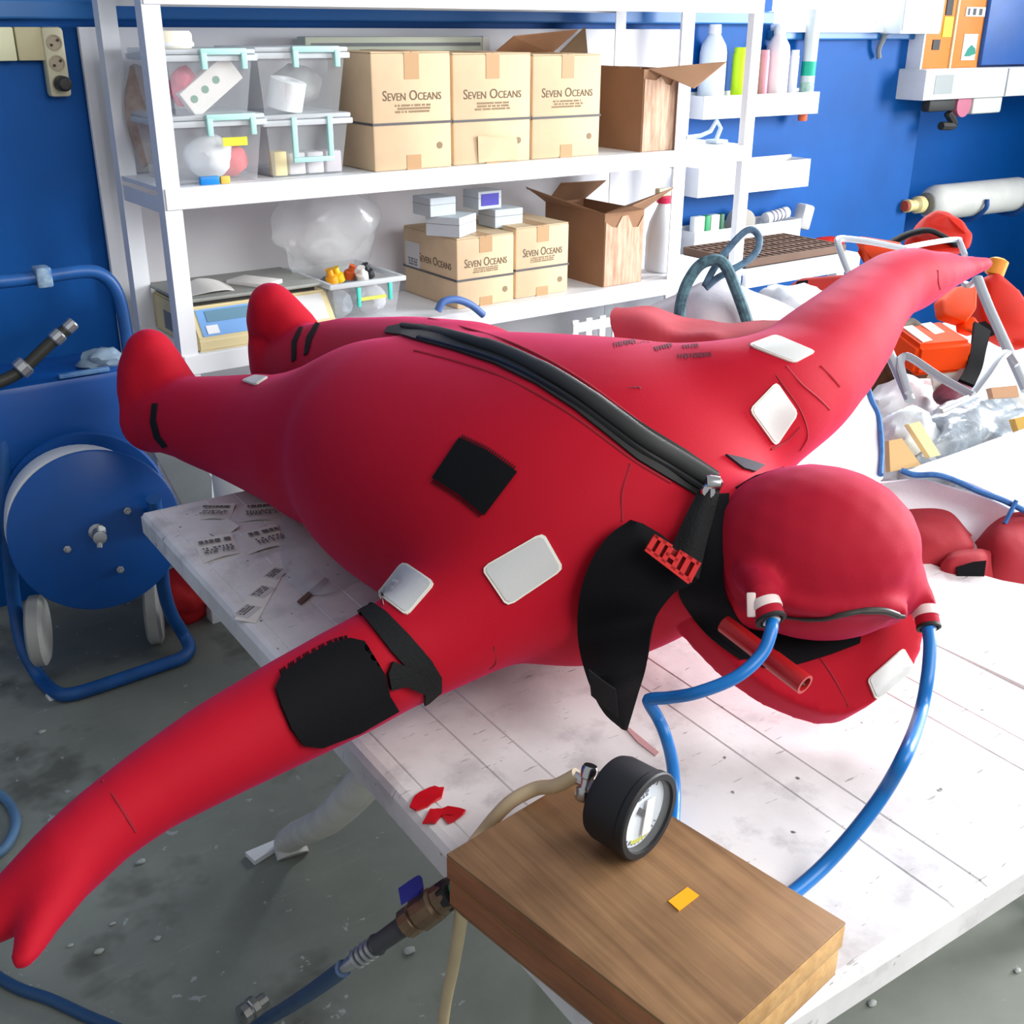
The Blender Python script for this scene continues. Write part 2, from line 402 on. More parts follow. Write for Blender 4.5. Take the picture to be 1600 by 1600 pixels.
# ------------------------------------------------------------------ shelving
YF = 2.988; SX0 = 1.030; SXM = at(1083, 30, Y=YF).x; SX2 = 3.262; SD = .39
ZT, ZM, ZL = 1.744, 1.246, .793; LIP = .055
sh = thing('shelving_unit', (SX0, YF, 0), 'white painted steel shelving unit loaded with cartons and plastic bins', 'shelf')
PW = .048
for x in (SX0, SXM-PW):
    for y in (YF, YF+SD-PW):
        bm = bmesh.new(); th = .004
        bx(bm, x, x+PW, y, y+th, 0, 2.5); bx(bm, x if x < 2 else x+PW-th, (x if x < 2 else x+PW-th)+th, y+th, y+PW, 0, 2.5)
        fin('post', bm, white_paint, sh, 0)
for z in (ZT, ZM, ZL, .12):
    bm = bmesh.new(); bx(bm, SX0+.004, SXM-.004, YF+.005, YF+SD-.005, z+LIP-.012, z+LIP); bx(bm, SX0+.004, SXM-.004, YF-.006, YF+.002, z, z+LIP, .002)
    bx(bm, SX0+.004, SXM-.004, YF+SD-.01, YF+SD-.004, z, z+LIP)
    fin('shelf_board', bm, white_paint, sh, 0)
for z in (ZM, ZL):
    for x in (SX0+.004, SXM-.01): fin('side_rail', box(x, x+.006, YF+.004, YF+SD-.01, z-.012, z+.03), white_paint, sh, 0)
sr = thing('narrow_rack', (SXM+.01, YF, 0), 'narrow white open rack standing against the right end of the shelving', 'rack')
for y in (YF, YF+SD-PW): fin('post', box(SX2-PW, SX2, y, y+.03, 0, 2.5, .002), white_paint, sr, 0)
for z, nm in ((ZT, 'top_rail'), (ZM-.0, 'rail'), (ZL, 'rail')):
    bm = bmesh.new(); bx(bm, SXM, SX2-PW, YF-.004, YF+.02, z, z+LIP, .002); bx(bm, SXM, SX2, YF+.02, YF+SD, z+LIP-.01, z+LIP-.002); fin(nm, bm, white_paint, sr, 0)
# white board leaning behind the shelves
pb0 = at(122, 42, Y=WY-.03); pb1 = at(1062, 60, Y=WY-.03)
fin('white_board', box(pb0.x, pb1.x, WY-.03, WY-.012, .05, pb0.z, .002), white_panel, None, 0, 'tall white board standing against the blue wall behind the shelving', 'board')

# ------------------------------------------------------------------ table
PHI = math.radians(-2.1); TZ = .74
TROT = Matrix.Rotation(PHI, 4, 'Z')
TX0, TX1, TYN, TYF = .562, 1.526, .557, 2.268
def tb(x, y, z=TZ): return TROT @ V((x, y, z))
table = thing('folding_table', tb((TX0+TX1)/2, (TYN+TYF)/2, 0), 'long scuffed white plastic folding table under the inflated red suit', 'table')
tm = table_mat()
prof = [(TX0, TZ-.05), (TX0, TZ-.012), (TX0+.006, TZ-.003), (TX0+.016, TZ), (TX0+.034, TZ), (TX0+.036, TZ-.002), (TX0+.038, TZ)]
for g in (.698, .763, 1.017, 1.081, 1.327, 1.392):
    prof += [(g-.0018, TZ), (g, TZ-.0022), (g+.0018, TZ)]
prof += [(TX1-.016, TZ), (TX1-.006, TZ-.003), (TX1, TZ-.012), (TX1, TZ-.05)]
bm = bmesh.new(); ys = [TYN, TYF]
rings = []
for y, dz, ins in ((TYN-.0, -.012, 0), (TYN+.006, -.003, 0), (TYN+.016, 0, 0), (TYF-.016, 0, 0), (TYF-.006, -.003, 0), (TYF, -.012, 0)):
    rings.append([bm.verts.new(TROT @ V((x, y, min(z, TZ+dz) if z > TZ-.03 else z))) for x, z in prof])
for A, B in zip(rings, rings[1:]):
    for j in range(len(prof)): bm.faces.new((A[j], A[(j+1) % len(prof)], B[(j+1) % len(prof)], B[j]))
bm.faces.new(rings[0][::-1]); bm.faces.new(rings[-1])
fin('table_top', bm, tm, table, 8)
leg_m = mat('greyed_white_plastic', (208, 204, 198), .55, var=.15, scale=12)
def tleg(top, foot, r=.036):
    bm = bmesh.new(); a, b = V(top), V(foot); d = (b-a)
    tube(bm, [a, a+d*.5, b+V((0, 0, .05)), b], r, 14, sq=.8, n=4); return fin('leg', bm, leg_m, table, 40)
tleg(at(600, 1190, Z=.70), at(458, 1338, Z=0.0)); tleg(tb(1.50, 1.25, .70), tb(1.44, 1.85, 0))
tleg(tb(1.02, .84, .70), tb(1.08, 1.40, 0)); tleg(tb(1.30, .90, .70), tb(1.22, 1.45, 0))
fin('leg_brace', tube(bmesh.new(), [tb(.66, 1.25, .66), tb(1.50, 1.25, .66)], .015, 8, sm=False), leg_m, table)

# ------------------------------------------------------------------ the inflated suit
def S(u, v, hw, squash=1.0, **k):
    p = at(u, v, **k); t = (p-CAM).dot(FW); r = hw*t/FOC; return (p, r, r*squash)
suit = thing('immersion_suit', (1.03, 1.4, TZ), 'inflated red neoprene immersion suit lying face up on the white table', 'immersion suit')
bm = bmesh.new()
# torso: rounded sections along the table, rolled a little towards the near side
def section(bm, cx, cy, cz, a, b, roll, e=2.3, n=48):
    r = []
    for j in range(n):
        q = 2*math.pi*j/n; c, s_ = math.cos(q), math.sin(q)
        x = a*math.copysign(abs(c)**(2/e), c); y = b*math.copysign(abs(s_)**(2/e), s_)
        r.append(bm.verts.new((cx+x*math.cos(roll)-y*math.sin(roll), cy, cz+x*math.sin(roll)+y*math.cos(roll))))
    return r
secs = [(1.13, 1.02, .985, .09, .08, .2), (1.12, 1.045, .98, .15, .13, .22), (1.10, 1.11, .98, .25, .185, .26), (1.09, 1.20, .995, .31, .212, .28), (1.08, 1.32, .998, .33, .225, .25), (1.06, 1.46, .988, .32, .225, .19),
        (1.04, 1.6, .975, .30, .225, .12), (1.01, 1.74, .965, .25, .215, .08), (.99, 1.86, .95, .17, .16, .05), (.985, 1.95, .94, .08, .08, 0)]
rs = [section(bm, *q) for q in secs]
for A, B in zip(rs, rs[1:]):
    for j in range(48): bm.faces.new((A[j], A[(j+1) % 48], B[(j+1) % 48], B[j]))
bm.faces.new(rs[0][::-1]); bm.faces.new(rs[-1])
loft(bm, [S(1020, 660, 118, t=1.85), S(1110, 648, 120, t=1.82), S(1185, 636, 114, t=1.83), S(1250, 598, 100, t=1.88), S(1290, 555, 90, t=1.94), S(1324, 519, 78, t=2.0), S(1361, 474, 62, t=2.09)])
loft(bm, [S(800, 905, 118, Z=.94), S(730, 958, 106, Z=.90), S(680, 990, 99, Z=.88), S(620, 1022, 92, Z=.865), S(540, 1066, 87, Z=.85)])
loft(bm, [S(650, 690, 168, Y=1.68), S(590, 692, 164, Y=1.80), S(520, 695, 142, .94, Y=1.95), S(468, 686, 121, .9, Y=2.08), S(420, 679, 103, .92, Y=2.2), S(370, 668, 88, .95, Y=2.32), S(300, 655, 70, Y=2.48)])
loft(bm, [S(740, 630, 130, Y=1.72), S(640, 594, 102, Y=2.05), S(545, 570, 76, Y=2.4), S(490, 568, 64, Y=2.58)])
bm = remesh(bm, .012, 70)
# legs, feet
loft(bm, [S(410, 675, 92, Y=2.23), S(340, 660, 73, Y=2.4), S(272, 650, 62, Y=2.55), S(240, 652, 52, Y=2.62)])
loft(bm, [S(240, 655, 54, Y=2.62), S(234, 610, 51, Y=2.63), S(232, 572, 47, Y=2.62), S(234, 552, 40, Y=2.61)])
loft(bm, [S(272, 640, 56, Y=2.57), S(262, 605, 47, Y=2.58), S(250, 570, 38, Y=2.59)])
loft(bm, [S(474, 548, 44, Y=2.66), S(456, 512, 40, Y=2.68), S(440, 486, 33, Y=2.69)])
loft(bm, [S(600, 580, 82, Y=2.2), S(545, 570, 74, Y=2.4), S(470, 568, 58, Y=2.65), S(440, 572, 48, Y=2.72)])
loft(bm, [S(440, 575, 50, Y=2.72), S(434, 530, 48, Y=2.74), S(426, 500, 43, Y=2.73), S(424, 477, 37, Y=2.71)])
# near arm, mitten and thumb
loft(bm, [S(610, 1028, 86, Z=.865), S(540, 1066, 87, Z=.85), S(452, 1112, 84, Z=.845), S(340, 1172, 78, Z=.84), S(233, 1237, 68, Z=.83), S(158, 1293, 65, Z=.82), S(95, 1353, 66, Z=.81), S(35, 1400, 58, .85, Z=.80), S(-40, 1455, 44, .8, Z=.79)])
loft(bm, [S(95, 1385, 46, Z=.81), S(66, 1435, 36, Z=.805), S(48, 1474, 32, Z=.80), S(34, 1500, 25, Z=.798)])
# far arm and mitten
loft(bm, [S(1262, 582, 93, t=1.9), S(1290, 555, 88, t=1.94), S(1324, 519, 77, t=2.0), S(1361, 474, 62, t=2.09), S(1394, 446, 54, t=2.15), S(1425, 436, 51, t=2.2), S(1452, 428, 46, .8, t=2.24), S(1478, 422, 36, .8, t=2.29), S(1502, 420, 25, .8, t=2.33), S(1528, 414, 16, t=2.36), S(1546, 411, 11, t=2.39)])
# neck
loft(bm, [(V((1.10, 1.10, .99)), .13, .13), (V((1.14, 1.01, .985)), .11, .11), (V((1.18, .95, .98)), .10, .10)])
bm = remesh(bm, .0095, 22)
body = fin('suit_body', bm, red_neo, suit, 60)
def bvh_of(o):
    b = bmesh.new(); b.from_mesh(o.data); bmesh.ops.translate(b, verts=b.verts, vec=ORG[o.parent.name]); t = BVHTree.FromBMesh(b); b.free(); return t
BB = bvh_of(body)
# hood, inflated to a ball, with the lower lip under its face seam
def E(u, v, t, ru, rv, rd):
    p = at(u, v, t=t); k = t/FOC; M = Matrix((RT, UP, -FW)).transposed().to_4x4()
    return p, (ru*k, rv*k, rd*k), M
bm = bmesh.new()
for a in ((1266, 858, 1.60, 168, 134, 150), (1282, 928, 1.60, 128, 73, 118), (1345, 905, 1.62, 96, 80, 110)):
    p, r, M = E(*a); ball(bm, p, r, M)
tube(bm, [at(1168, 900, t=1.52), at(1186, 914, t=1.485), at(1196, 940, t=1.465)], .024, 14)
tube(bm, [at(1418, 905, t=1.60), at(1437, 925, t=1.58), at(1447, 950, t=1.57)], .017, 14)
tube(bm, [at(u, v, t=t) for u, v, t in ((1205, 930, 1.505), (1260, 944, 1.495), (1320, 950, 1.495), (1380, 948, 1.505), (1412, 955, 1.525))], .014, 12)
bm = remesh(bm, .007, 6)
hood = fin('hood', bm, red_hood, suit, 60)
HB = bvh_of(hood)
# inflatable collar pillow under the hood
cp = [(1058, 930, 1.62), (1085, 968, 1.61), (1120, 1008, 1.60), (1160, 1045, 1.595), (1205, 1078, 1.59), (1250, 1102, 1.585), (1290, 1116, 1.58), (1325, 1116, 1.58), (1352, 1106, 1.585), (1370, 1096, 1.59), (1400, 1072, 1.605), (1430, 1044, 1.62), (1444, 1015, 1.635), (1448, 975, 1.65), (1436, 930, 1.66), (1380, 900, 1.66), (1200, 900, 1.66)]
bm = bmesh.new()
fr = [bm.verts.new(at(*p[:2], t=p[2])) for p in cp]
ctr = V((0, 0, 0))
f = bm.faces.new(fr); bmesh.ops.triangulate(bm, faces=[f]); bmesh.ops.recalc_face_normals(bm, faces=bm.faces)
nrm = sum((f.normal for f in bm.faces), V()).normalized()
if nrm.dot(FW) > 0: bmesh.ops.reverse_faces(bm, faces=bm.faces)
bmesh.ops.solidify(bm, geom=bm.faces[:], thickness=.075)
bm = remesh(bm, .007, 12)
collar = fin('collar_pillow', bm, red_neo, suit, 60)
CB = bvh_of(collar)
# ------------------------------------------------------------------ suit trimmings
# zipper: rubber base strip with a raised ridge
zc = [(604, 517), (628, 516), (660, 522), (715, 536), (780, 556), (845, 586), (905, 622), (960, 662), (1005, 695), (1060, 728), (1112, 762)]
zw = [5, 10, 14, 15, 17, 19, 22, 25, 28, 28, 26]
up_, lo_ = [], []
for (x, y), h in zip(zc, zw):
    up_.append((x+h*.35, y-h*.85)); lo_.append((x-h*.35, y+h*.85))
zbase = patch('zipper', up_+lo_[::-1], BB, black_rub, suit, .004, 9)
def onsurf(bvh, pts, off=0.0, last=1.6):
    out = []
    for u, v in pts:
        d = FW + RT*((u-800)/FOC) - UP*((v-800)/FOC); L = d.length
        h = bvh.ray_cast(CAM, d/L)
        if h[0] is None: h = bvh.find_nearest(CAM+d*last)
        else: last = h[3]/L
        out.append(h[0]+h[1]*off)
    return out
fin('zipper_ridge', tube(bmesh.new(), onsurf(BB, [(u+3, v-4) for u, v in zc[1:]], .006), [.006, .010, .012, .013, .014, .014, .014], 12), mat('grey_zipper_rubber', (54, 55, 54), .6, spec=.35), zbase)
fin('zipper_tape', tube(bmesh.new(), onsurf(BB, [(u-6, v+9) for u, v in zc[2:]], .004), .005, 8), black_pl, zbase)
for dx, dy in ((10, -24), (-12, 26)):
    fin('zip_piping', tube(bmesh.new(), onsurf(BB, [(u+dx, v+dy) for u, v in zc[2:-1]], -.0012), .0034, 8), red_seam, suit)
# zipper slider, pull strap and red comb buckle
sl = at(1112, 762, t=(onsurf(BB, [(1108, 764)])[0]-CAM).dot(FW)-.03); k = (sl-CAM).dot(FW)
bm = bmesh.new(); q = at(1120, 755, t=k); lathe(bm, [(.004, 0), (.011, .001), (.012, .008), (.010, .020), (.004, .024)], q-RT*.016, RT, 14); lathe(bm, [(.009, 0), (.011, .004), (.009, .008)], at(1106, 768, t=k), -FW, 12)
fin('zip_slider', bm, chrome, suit)
bk = (onsurf(BB, [(1010, 850), (1035, 880)]))
tb_ = (bk[1]-CAM).dot(FW)-.03
def hang(name, L, Rr, m, parent, th, label=None):
    return fin(name, sheet(bmesh.new(), [[at(*a[:2], t=a[2]), at((a[0]+b[0])/2, (a[1]+b[1])/2, t=(a[2]+b[2])/2-.008), at(*b[:2], t=b[2])] for a, b in zip(L, Rr)], th, 4, 5), m, parent, 50, label)
hang('pull_strap', [(1096, 762, k+.004), (1076, 800, k), (1058, 840, tb_+.01), (1040, 872, tb_)], [(1122, 766, k+.004), (1112, 810, k), (1102, 850, tb_), (1090, 905, tb_-.005)], webbing, suit, .004)
# large black face flap, loose, hanging down to the table
tf = lambda u, v, o=.02: (onsurf(BB, [(u, v)])[0]-CAM).dot(FW)-o
t0 = tf(985, 830)
flap = hang('face_flap', [(985, 812, t0), (950, 838, tf(950, 838)), (922, 880, tf(922, 880)), (905, 935, tf(905, 935)), (903, 1000, tf(905, 1000, .03)), (918, 1062, 1.50), (942, 1112, 1.56), (972, 1140, 1.605)],
     [(1005, 818, t0), (1045, 845, t0-.005), (1090, 902, tb_), (1052, 928, tb_+.005), (1020, 975, tb_+.02), (1010, 1040, 1.50), (997, 1085, 1.55), (980, 1142, 1.605)], black_neo, suit, .006)
fin('hook_pad', sheet(bmesh.new(), [[at(u, v, t=t-.007) for u, v, t in r] for r in ([(920, 1045, 1.485), (942, 1062, 1.488), (962, 1076, 1.495)], [(924, 1085, 1.52), (946, 1104, 1.535), (966, 1120, 1.55)])], .002, 3, 3), mat('black_hook_pad', (24, 24, 27), .95, bump=.4, bscale=500), flap)
# red comb buckle: plate with raised bars
A, B, C, D = (1022, 834), (1092, 878), (1074, 912), (1006, 860)
def bil(s, q): return ((A[0]*(1-s)+B[0]*s)*(1-q)+(D[0]*(1-s)+C[0]*s)*q, (A[1]*(1-s)+B[1]*s)*(1-q)+(D[1]*(1-s)+C[1]*s)*q)
bm = bmesh.new(); tt = min(tb_, t0)-.024
def plate(s0, s1, q0, q1, z, th): flat(bm, [at(*bil(s, q), t=tt-z) for s, q in ((s0, q0), (s1, q0), (s1, q1), (s0, q1))], -FW, th)
plate(0, 1, .78, 1, 0, .010); plate(0, .40, 0, .16, 0, .010); plate(.58, 1, 0, .16, 0, .010); plate(.36, .62, .40, .56, 0, .010)
for s in (0, .17, .34, .56, .74, .93): plate(s, s+.10, 0 if s < .34 or s > .5 else .1, .9, 0, .010)
buckle_m = mat('red_buckle_plastic', (206, 36, 36), .45)
bkl = fin('buckle', bm, buckle_m, suit, 0)
bm = bmesh.new(); plate(.02, .98, .1, .95, -.004, .003); fin('buckle_back', bm, mat('shaded_red_plastic', (140, 16, 20), .5), bkl, 0)  # darker red back stands in for the shade inside the buckle slots
# patches
patch('hook_patch', [(719, 686), (762, 706), (808, 738), (757, 805), (716, 772), (677, 748)], BB, black_neo, suit, .004, label='black square patch on chest')
def rnd(P, r=.12):
    o = []
    for i in range(len(P)):
        p, a, b = P[i], P[i-1], P[(i+1) % len(P)]
        o += [(p[0]+(a[0]-p[0])*r, p[1]+(a[1]-p[1])*r), (p[0]+((a[0]-p[0])+(b[0]-p[0]))*r*.28, p[1]+((a[1]-p[1])+(b[1]-p[1]))*r*.28), (p[0]+(b[0]-p[0])*r, p[1]+(b[1]-p[1])*r)]
    return o
def reflector(P, bvh, label=None):
    ox = sum(p[0] for p in P)/len(P); oy = sum(p[1] for p in P)/len(P)
    e = patch('reflective_patch', rnd(P), bvh, mat('tape_edge', (232, 228, 216), .6), suit, .003, 8, label)
    patch('reflective_face', rnd([(ox+(x-ox)*.92, oy+(y-oy)*.92) for x, y in P]), bvh, retro, e, .0042, 8)
reflector([(849, 831), (881, 888), (792, 948), (752, 888)], BB)
reflector([(632, 877), (681, 912), (636, 964), (588, 927)], BB)
reflector([(1168, 541), (1212, 525), (1274, 551), (1240, 569)], BB)
reflector([(1212, 597), (1246, 646), (1210, 698), (1169, 641)], BB)
reflector([(378, 596), (398, 588), (420, 590), (400, 603)], BB)
reflector([(1354, 1062), (1410, 1012), (1427, 1042), (1367, 1094)], CB)
# arm pocket, arm strap and its tab
patch('arm_pocket', [(548, 1002), (570, 1006), (577, 1035), (600, 1055), (606, 1085), (620, 1106), (560, 1140), (500, 1164), (470, 1162), (452, 1138), (438, 1105), (430, 1078), (442, 1056), (480, 1030), (520, 1010)], BB, black_neo, suit, .007, label='black neoprene pocket on forearm')
patch('arm_strap', [(556, 950), (574, 938), (605, 960), (640, 995), (672, 1030), (688, 1056), (688, 1078), (662, 1100), (662, 1076), (640, 1050), (610, 1018), (582, 982)], BB, webbing, suit, .005)
patch('strap_tab', [(604, 1052), (612, 1034), (642, 1044), (664, 1062), (660, 1080), (630, 1070), (608, 1076)], BB, webbing, suit, .009)
# zigzag stitching along the pocket and the square patch
bm = bmesh.new()
for P, hh, n in (([(440, 1056), (480, 1030), (520, 1010), (548, 1002)], (-2, -9), 26), ([(721, 686), (762, 706), (806, 737)], (3, -6), 24), ([(678, 750), (716, 774), (755, 805)], (-3, 6), 24)):
    pts = spline([V((x, y, 0)) for x, y in P], 12); k = len(pts)
    for i in range(n):
        q = pts[int(i*(k-1)/n)]; e = onsurf(BB, [(q.x, q.y), (q.x+hh[0], q.y+hh[1])], .0016); tube(bm, e, .0009, 4, sm=False)
tag(fin('stitching', bm, black_neo, suit, 0), kind='stuff')
# ankle straps
for p in ([(239, 631), (247, 631), (244, 655), (250, 680), (262, 697), (256, 700), (242, 684), (236, 660)], [(494, 505), (500, 507), (488, 530), (482, 552), (476, 556), (480, 528)], [(468, 512), (474, 512), (464, 535), (463, 562), (457, 566), (457, 535)]):
    patch('ankle_strap', p, BB, webbing, suit, .003, 5)
# seams, plus wrist and shoulder creases whose shade is drawn in darker red
for P in ([(160, 1220), (180, 1248), (200, 1280), (212, 1300)], [(1465, 422), (1466, 440), (1469, 452)], [(1180, 535), (1215, 590), (1250, 640), (1262, 680), (1265, 715)], [(985, 725), (972, 770), (972, 815)], [(1228, 572), (1252, 600), (1278, 622), (1296, 640)], [(1282, 572), (1300, 590), (1312, 604)], [(1205, 702), (1228, 690), (1250, 668)], [(772, 1010), (775, 1035), (774, 1062)]):
    fin('seam', tube(bmesh.new(), onsurf(BB, P, -.0005), .0022, 6), red_seam, suit)
fin('collar_seam', tube(bmesh.new(), onsurf(CB, [(1268, 1010), (1300, 1055), (1326, 1105)], -.0005), .002, 6), red_seam, suit)
# printing on the far side of the chest, and its dark reinforcement
bm = bmesh.new()
def stroke_rows(P0, P1, h, n, seed):
    rd = random.Random(seed)
    for i in range(n):
        s = i/n; s2 = s+(.45+.4*rd.random())/n
        a = (P0[0]+(P1[0]-P0[0])*s, P0[1]+(P1[1]-P0[1])*s); b = (P0[0]+(P1[0]-P0[0])*s2, P0[1]+(P1[1]-P0[1])*s2)
        yield [a, b, (b[0]+2, b[1]+h*(.7+.3*rd.random())), (a[0]+2, a[1]+h*(.7+.3*rd.random()))]
print_m = mat('dark_red_print', (104, 16, 40), .8)
PT = []
for a in (((958, 536), (1018, 526), 8, 15, 1), ((1022, 543), (1050, 536), 7, 7, 2), ((1066, 540), (1092, 537), 6, 6, 3), ((1058, 554), (1112, 551), 8, 11, 4)): PT += list(stroke_rows(*a))
for st in PT:
    q = onsurf(BB, st, .0012)
    bm.faces.new([bm.verts.new(p) for p in q])
tag(fin('chest_print', bm, print_m, suit, 0), kind='stuff')
patch('chest_gusset', [(1132, 711), (1160, 717), (1192, 727), (1178, 738), (1160, 733)], BB, mat('dark_grey_gusset', (52, 50, 60), .8), suit, .004, 6)
# hood seam zipper, lining, nozzles, whistle tube
fin('face_seam', tube(bmesh.new(), onsurf(HB, [(1222, 962), (1250, 966), (1280, 966), (1312, 960), (1345, 954), (1380, 954), (1402, 960), (1416, 970)], .002), [.002, .003, .004, .004, .005, .005, .003], 10), mat('olive_zip_tape', (50, 48, 44), .5), suit)
patch('lining', [(1062, 925), (1100, 900), (1130, 930), (1200, 985), (1300, 1000), (1345, 985), (1342, 1006), (1300, 1022), (1262, 1034), (1225, 1044), (1195, 1044), (1160, 1026), (1120, 995), (1088, 962)], CB, black_neo, suit, .006, 8, 'black collar lining')
def front_t(u, v):
    d = FW + RT*((u-800)/FOC) - UP*((v-800)/FOC); L = d.length; c = [b.ray_cast(CAM, d/L)[3] for b in (BB, CB)]; c = [x/L for x in c if x]
    return (min(c) if c else 1.6)-.007
LG = ((1114, 772), (1098, 830), (1086, 890), (1060, 922), (1078, 960), (1112, 998), (1158, 1030)); RG = ((1140, 770), (1135, 840), (1130, 900), (1140, 945), (1165, 980), (1195, 1000), (1225, 1022))
gr = []
for a, b in zip(LG, RG):
    row = []
    for i in range(4):
        u, v = a[0]+(b[0]-a[0])*i/3, a[1]+(b[1]-a[1])*i/3; row.append(at(u, v, t=front_t(u, v)))
    gr.append(row)
fin('neck_gusset', sheet(bmesh.new(), gr, .004, 3, 5), black_neo, suit, 50, 'black gusset between chest and hood')
fin('neck_band', tube(bmesh.new(), onsurf(HB, [(1225, 726), (1180, 738), (1140, 762), (1115, 795), (1104, 840), (1104, 885), (1116, 925), (1138, 955)], -.003), [.004, .005, .006, .010, .012, .013, .013, .012], 10), black_neo, suit)
nm = mat('nozzle_white_ring', (228, 208, 204), .5)
for (a, b, t_, r, loop) in (((1186, 922), (1206, 972), 1.452, .020, 1), ((1440, 930), (1452, 984), 1.562, .0165, 0)):
    p0 = at(*a, t=t_+.02); p1 = at(*b, t=t_-.005); ax = p1-p0; L = ax.length
    bm = bmesh.new(); lathe(bm, [(r*.9, 0), (r, L*.2), (r, L*.82), (r*.96, L*.9)], p0, ax, 20); n_ = fin('nozzle', bm, red_hood, suit)
    fin('nozzle_ring', lathe(bmesh.new(), [(r*1.06, L*.38), (r*1.08, L*.42), (r*1.08, L*.60), (r*1.06, L*.64)], p0, ax, 20), nm, n_)
    fin('nozzle_rim', lathe(bmesh.new(), [(r*1.02, L*.88), (r*1.04, L*.96), (r*.8, L*.98), (r*.7, L*.9)], p0, ax, 20), black_rub, n_)
    fin('nozzle_clamp', lathe(bmesh.new(), [(r*.55, L*.86), (r*.6, L*1.0), (r*.45, L*1.06)], p0, ax, 16), alu, n_)
    if loop: fin('ring_tab', bx(bmesh.new(), -.006, .006, -.004, .004, -.016, .016, .002, M=Matrix.Translation(at(1174, 945, t=t_)) @ Matrix((RT, UP, -FW)).transposed().to_4x4() @ Matrix.Rotation(1.45, 4, 'X') @ Matrix.Rotation(.2, 4, 'Z')), nm, n_)
p0, p1 = at(1132, 975, t=1.56), at(1258, 1070, t=1.47); ax = p1-p0; L = ax.length
bm = bmesh.new(); lathe(bm, [(.013, 0), (.0135, L*.6), (.0145, L*.61), (.0145, L), (.0105, L), (.0105, L*.94)], p0, ax, 22)
ot = fin('oral_inflation_tube', bm, mat('red_rubber_tube', (182, 30, 34), .35, spec=.5), suit)
bm = bmesh.new(); lathe(bm, [(.0104, L*.945), (.0104, L*.95)], p0, ax, 16); fin('tube_bore', bm, black_pl, ot)
axn = ax.normalized(); s1 = axn.orthogonal().normalized(); s2 = axn.cross(s1); pc = p0+axn*(L*.97); bm = bmesh.new()
tube(bm, [pc-s1*.009, pc+s1*.009], .0016, 6, sm=False); tube(bm, [pc-s2*.009, pc+s2*.009], .0016, 6, sm=False); fin('valve_cross', bm, brass, ot)

# ------------------------------------------------------------------ blue hoses on the suit nozzles
def hose(name, pts, r, m, label, cat='hose', group=None, n=8, seg=12, sm=True):
    return fin(name, tube(bmesh.new(), pts, r, seg, n=n, sm=sm), m, None, 60, label, cat, group)
p1 = at(1206, 968, t=1.448)
hose('air_hose', [p1, at(1205, 985, t=1.43), at(1190, 1022, t=1.42), at(1150, 1058, t=1.41), at(1090, 1082, t=1.42), at(1045, 1090, t=1.45), at(1018, 1092, t=1.47), at(1014, 1098, t=1.475), at(1028, 1122, t=1.485), at(1040, 1150, t=1.48), at(1050, 1190, Z=.80), at(1054, 1240, Z=.765), at(1052, 1290, Z=.755)], .0085, blue_tube_m, 'blue air hose kinking from the left hood nozzle down behind the gauge')
hose('air_hose', [at(1450, 978, t=1.556), at(1453, 1010, t=1.54), at(1449, 1060, t=1.52), at(1438, 1115, t=1.50), at(1416, 1175, Z=.90), at(1380, 1240, Z=.845), at(1335, 1300, Z=.80), at(1290, 1350, Z=.765), at(1250, 1386, Z=.753), at(1215, 1412, Z=.753)], .0092, blue_tube_m, 'blue air hose curving from the right hood nozzle down behind the wooden box')

# ------------------------------------------------------------------ wooden box and pressure gauge
BT = .832
c1, c2, c3 = at(709, 1344, Z=BT), at(925, 1197, Z=BT), at(1323, 1441, Z=BT)
ex = ((c3-c2)).normalized(); LX = (c3-c2).length; ey = V((ex.y, -ex.x, 0)); LY = (c1-c2).dot(ey)
if LY < 0: ey = -ey; LY = -LY
ang = math.atan2(ex.y, ex.x)
Mb = Matrix((( ex.x, ey.x, 0, c2.x), (ex.y, ey.y, 0, c2.y), (0, 0, 1, 0), (0, 0, 0, 1)))
wb = thing('wooden_box', Mb @ V((LX/2, LY/2, TZ)), 'brown plywood instrument case lying closed on the near end of the table', 'box')
w_top = veneer('oak_veneer', (158, 120, 84), (110, 80, 54), -ang, .6); w_side = veneer('pale_plywood', (206, 164, 108), (160, 118, 72), -ang, .4)
w_dark = veneer('brown_plywood_edge', (150, 98, 62), (112, 72, 44), -ang, .5)
lidb = .797
w_red = veneer('reddish_veneer_side', (172, 112, 76), (128, 80, 52), -ang, .35)
def sides(bm):
    bmesh.ops.recalc_face_normals(bm, faces=bm.faces); bm.normal_update()
    for f in bm.faces: f.material_index = 1 if abs(f.normal.dot(ey)) > .7 else 0
    return bm
fin('lid', sides(box(0, LX, 0, LY, lidb, BT-.004, .0025, M=Mb)), [w_side, w_red], wb)
fin('lid_panel', box(.0005, LX-.0005, .0005, LY-.0005, BT-.004, BT, .001, M=Mb), w_top, wb)
fin('lid_seam', box(.004, LX-.004, .004, LY-.004, lidb-.004, lidb, M=Mb), mat('dark_gap', (60, 42, 28), .9), wb, 0)
bm = bmesh.new(); bx(bm, .002, LX-.002, .002, LY-.002, TZ+.018, lidb-.004, .002, M=Mb)
fin('box_body', sides(bm), [w_side, w_red], wb)
bm = bmesh.new(); P = [(.012, .012), (LX-.012, .012), (LX-.012, LY-.012), (.012, LY-.012)]
a_ = [bm.verts.new(Mb @ V((x, y, TZ+.001))) for x, y in P]; b_ = [bm.verts.new(Mb @ V((x, y, TZ+.019))) for x, y in ((.002, .002), (LX-.002, .002), (LX-.002, LY-.002), (.002, LY-.002))]
bm.faces.new(a_[::-1]); bm.faces.new(b_)
for i in range(4): bm.faces.new((a_[i], a_[(i+1) % 4], b_[(i+1) % 4], b_[i]))
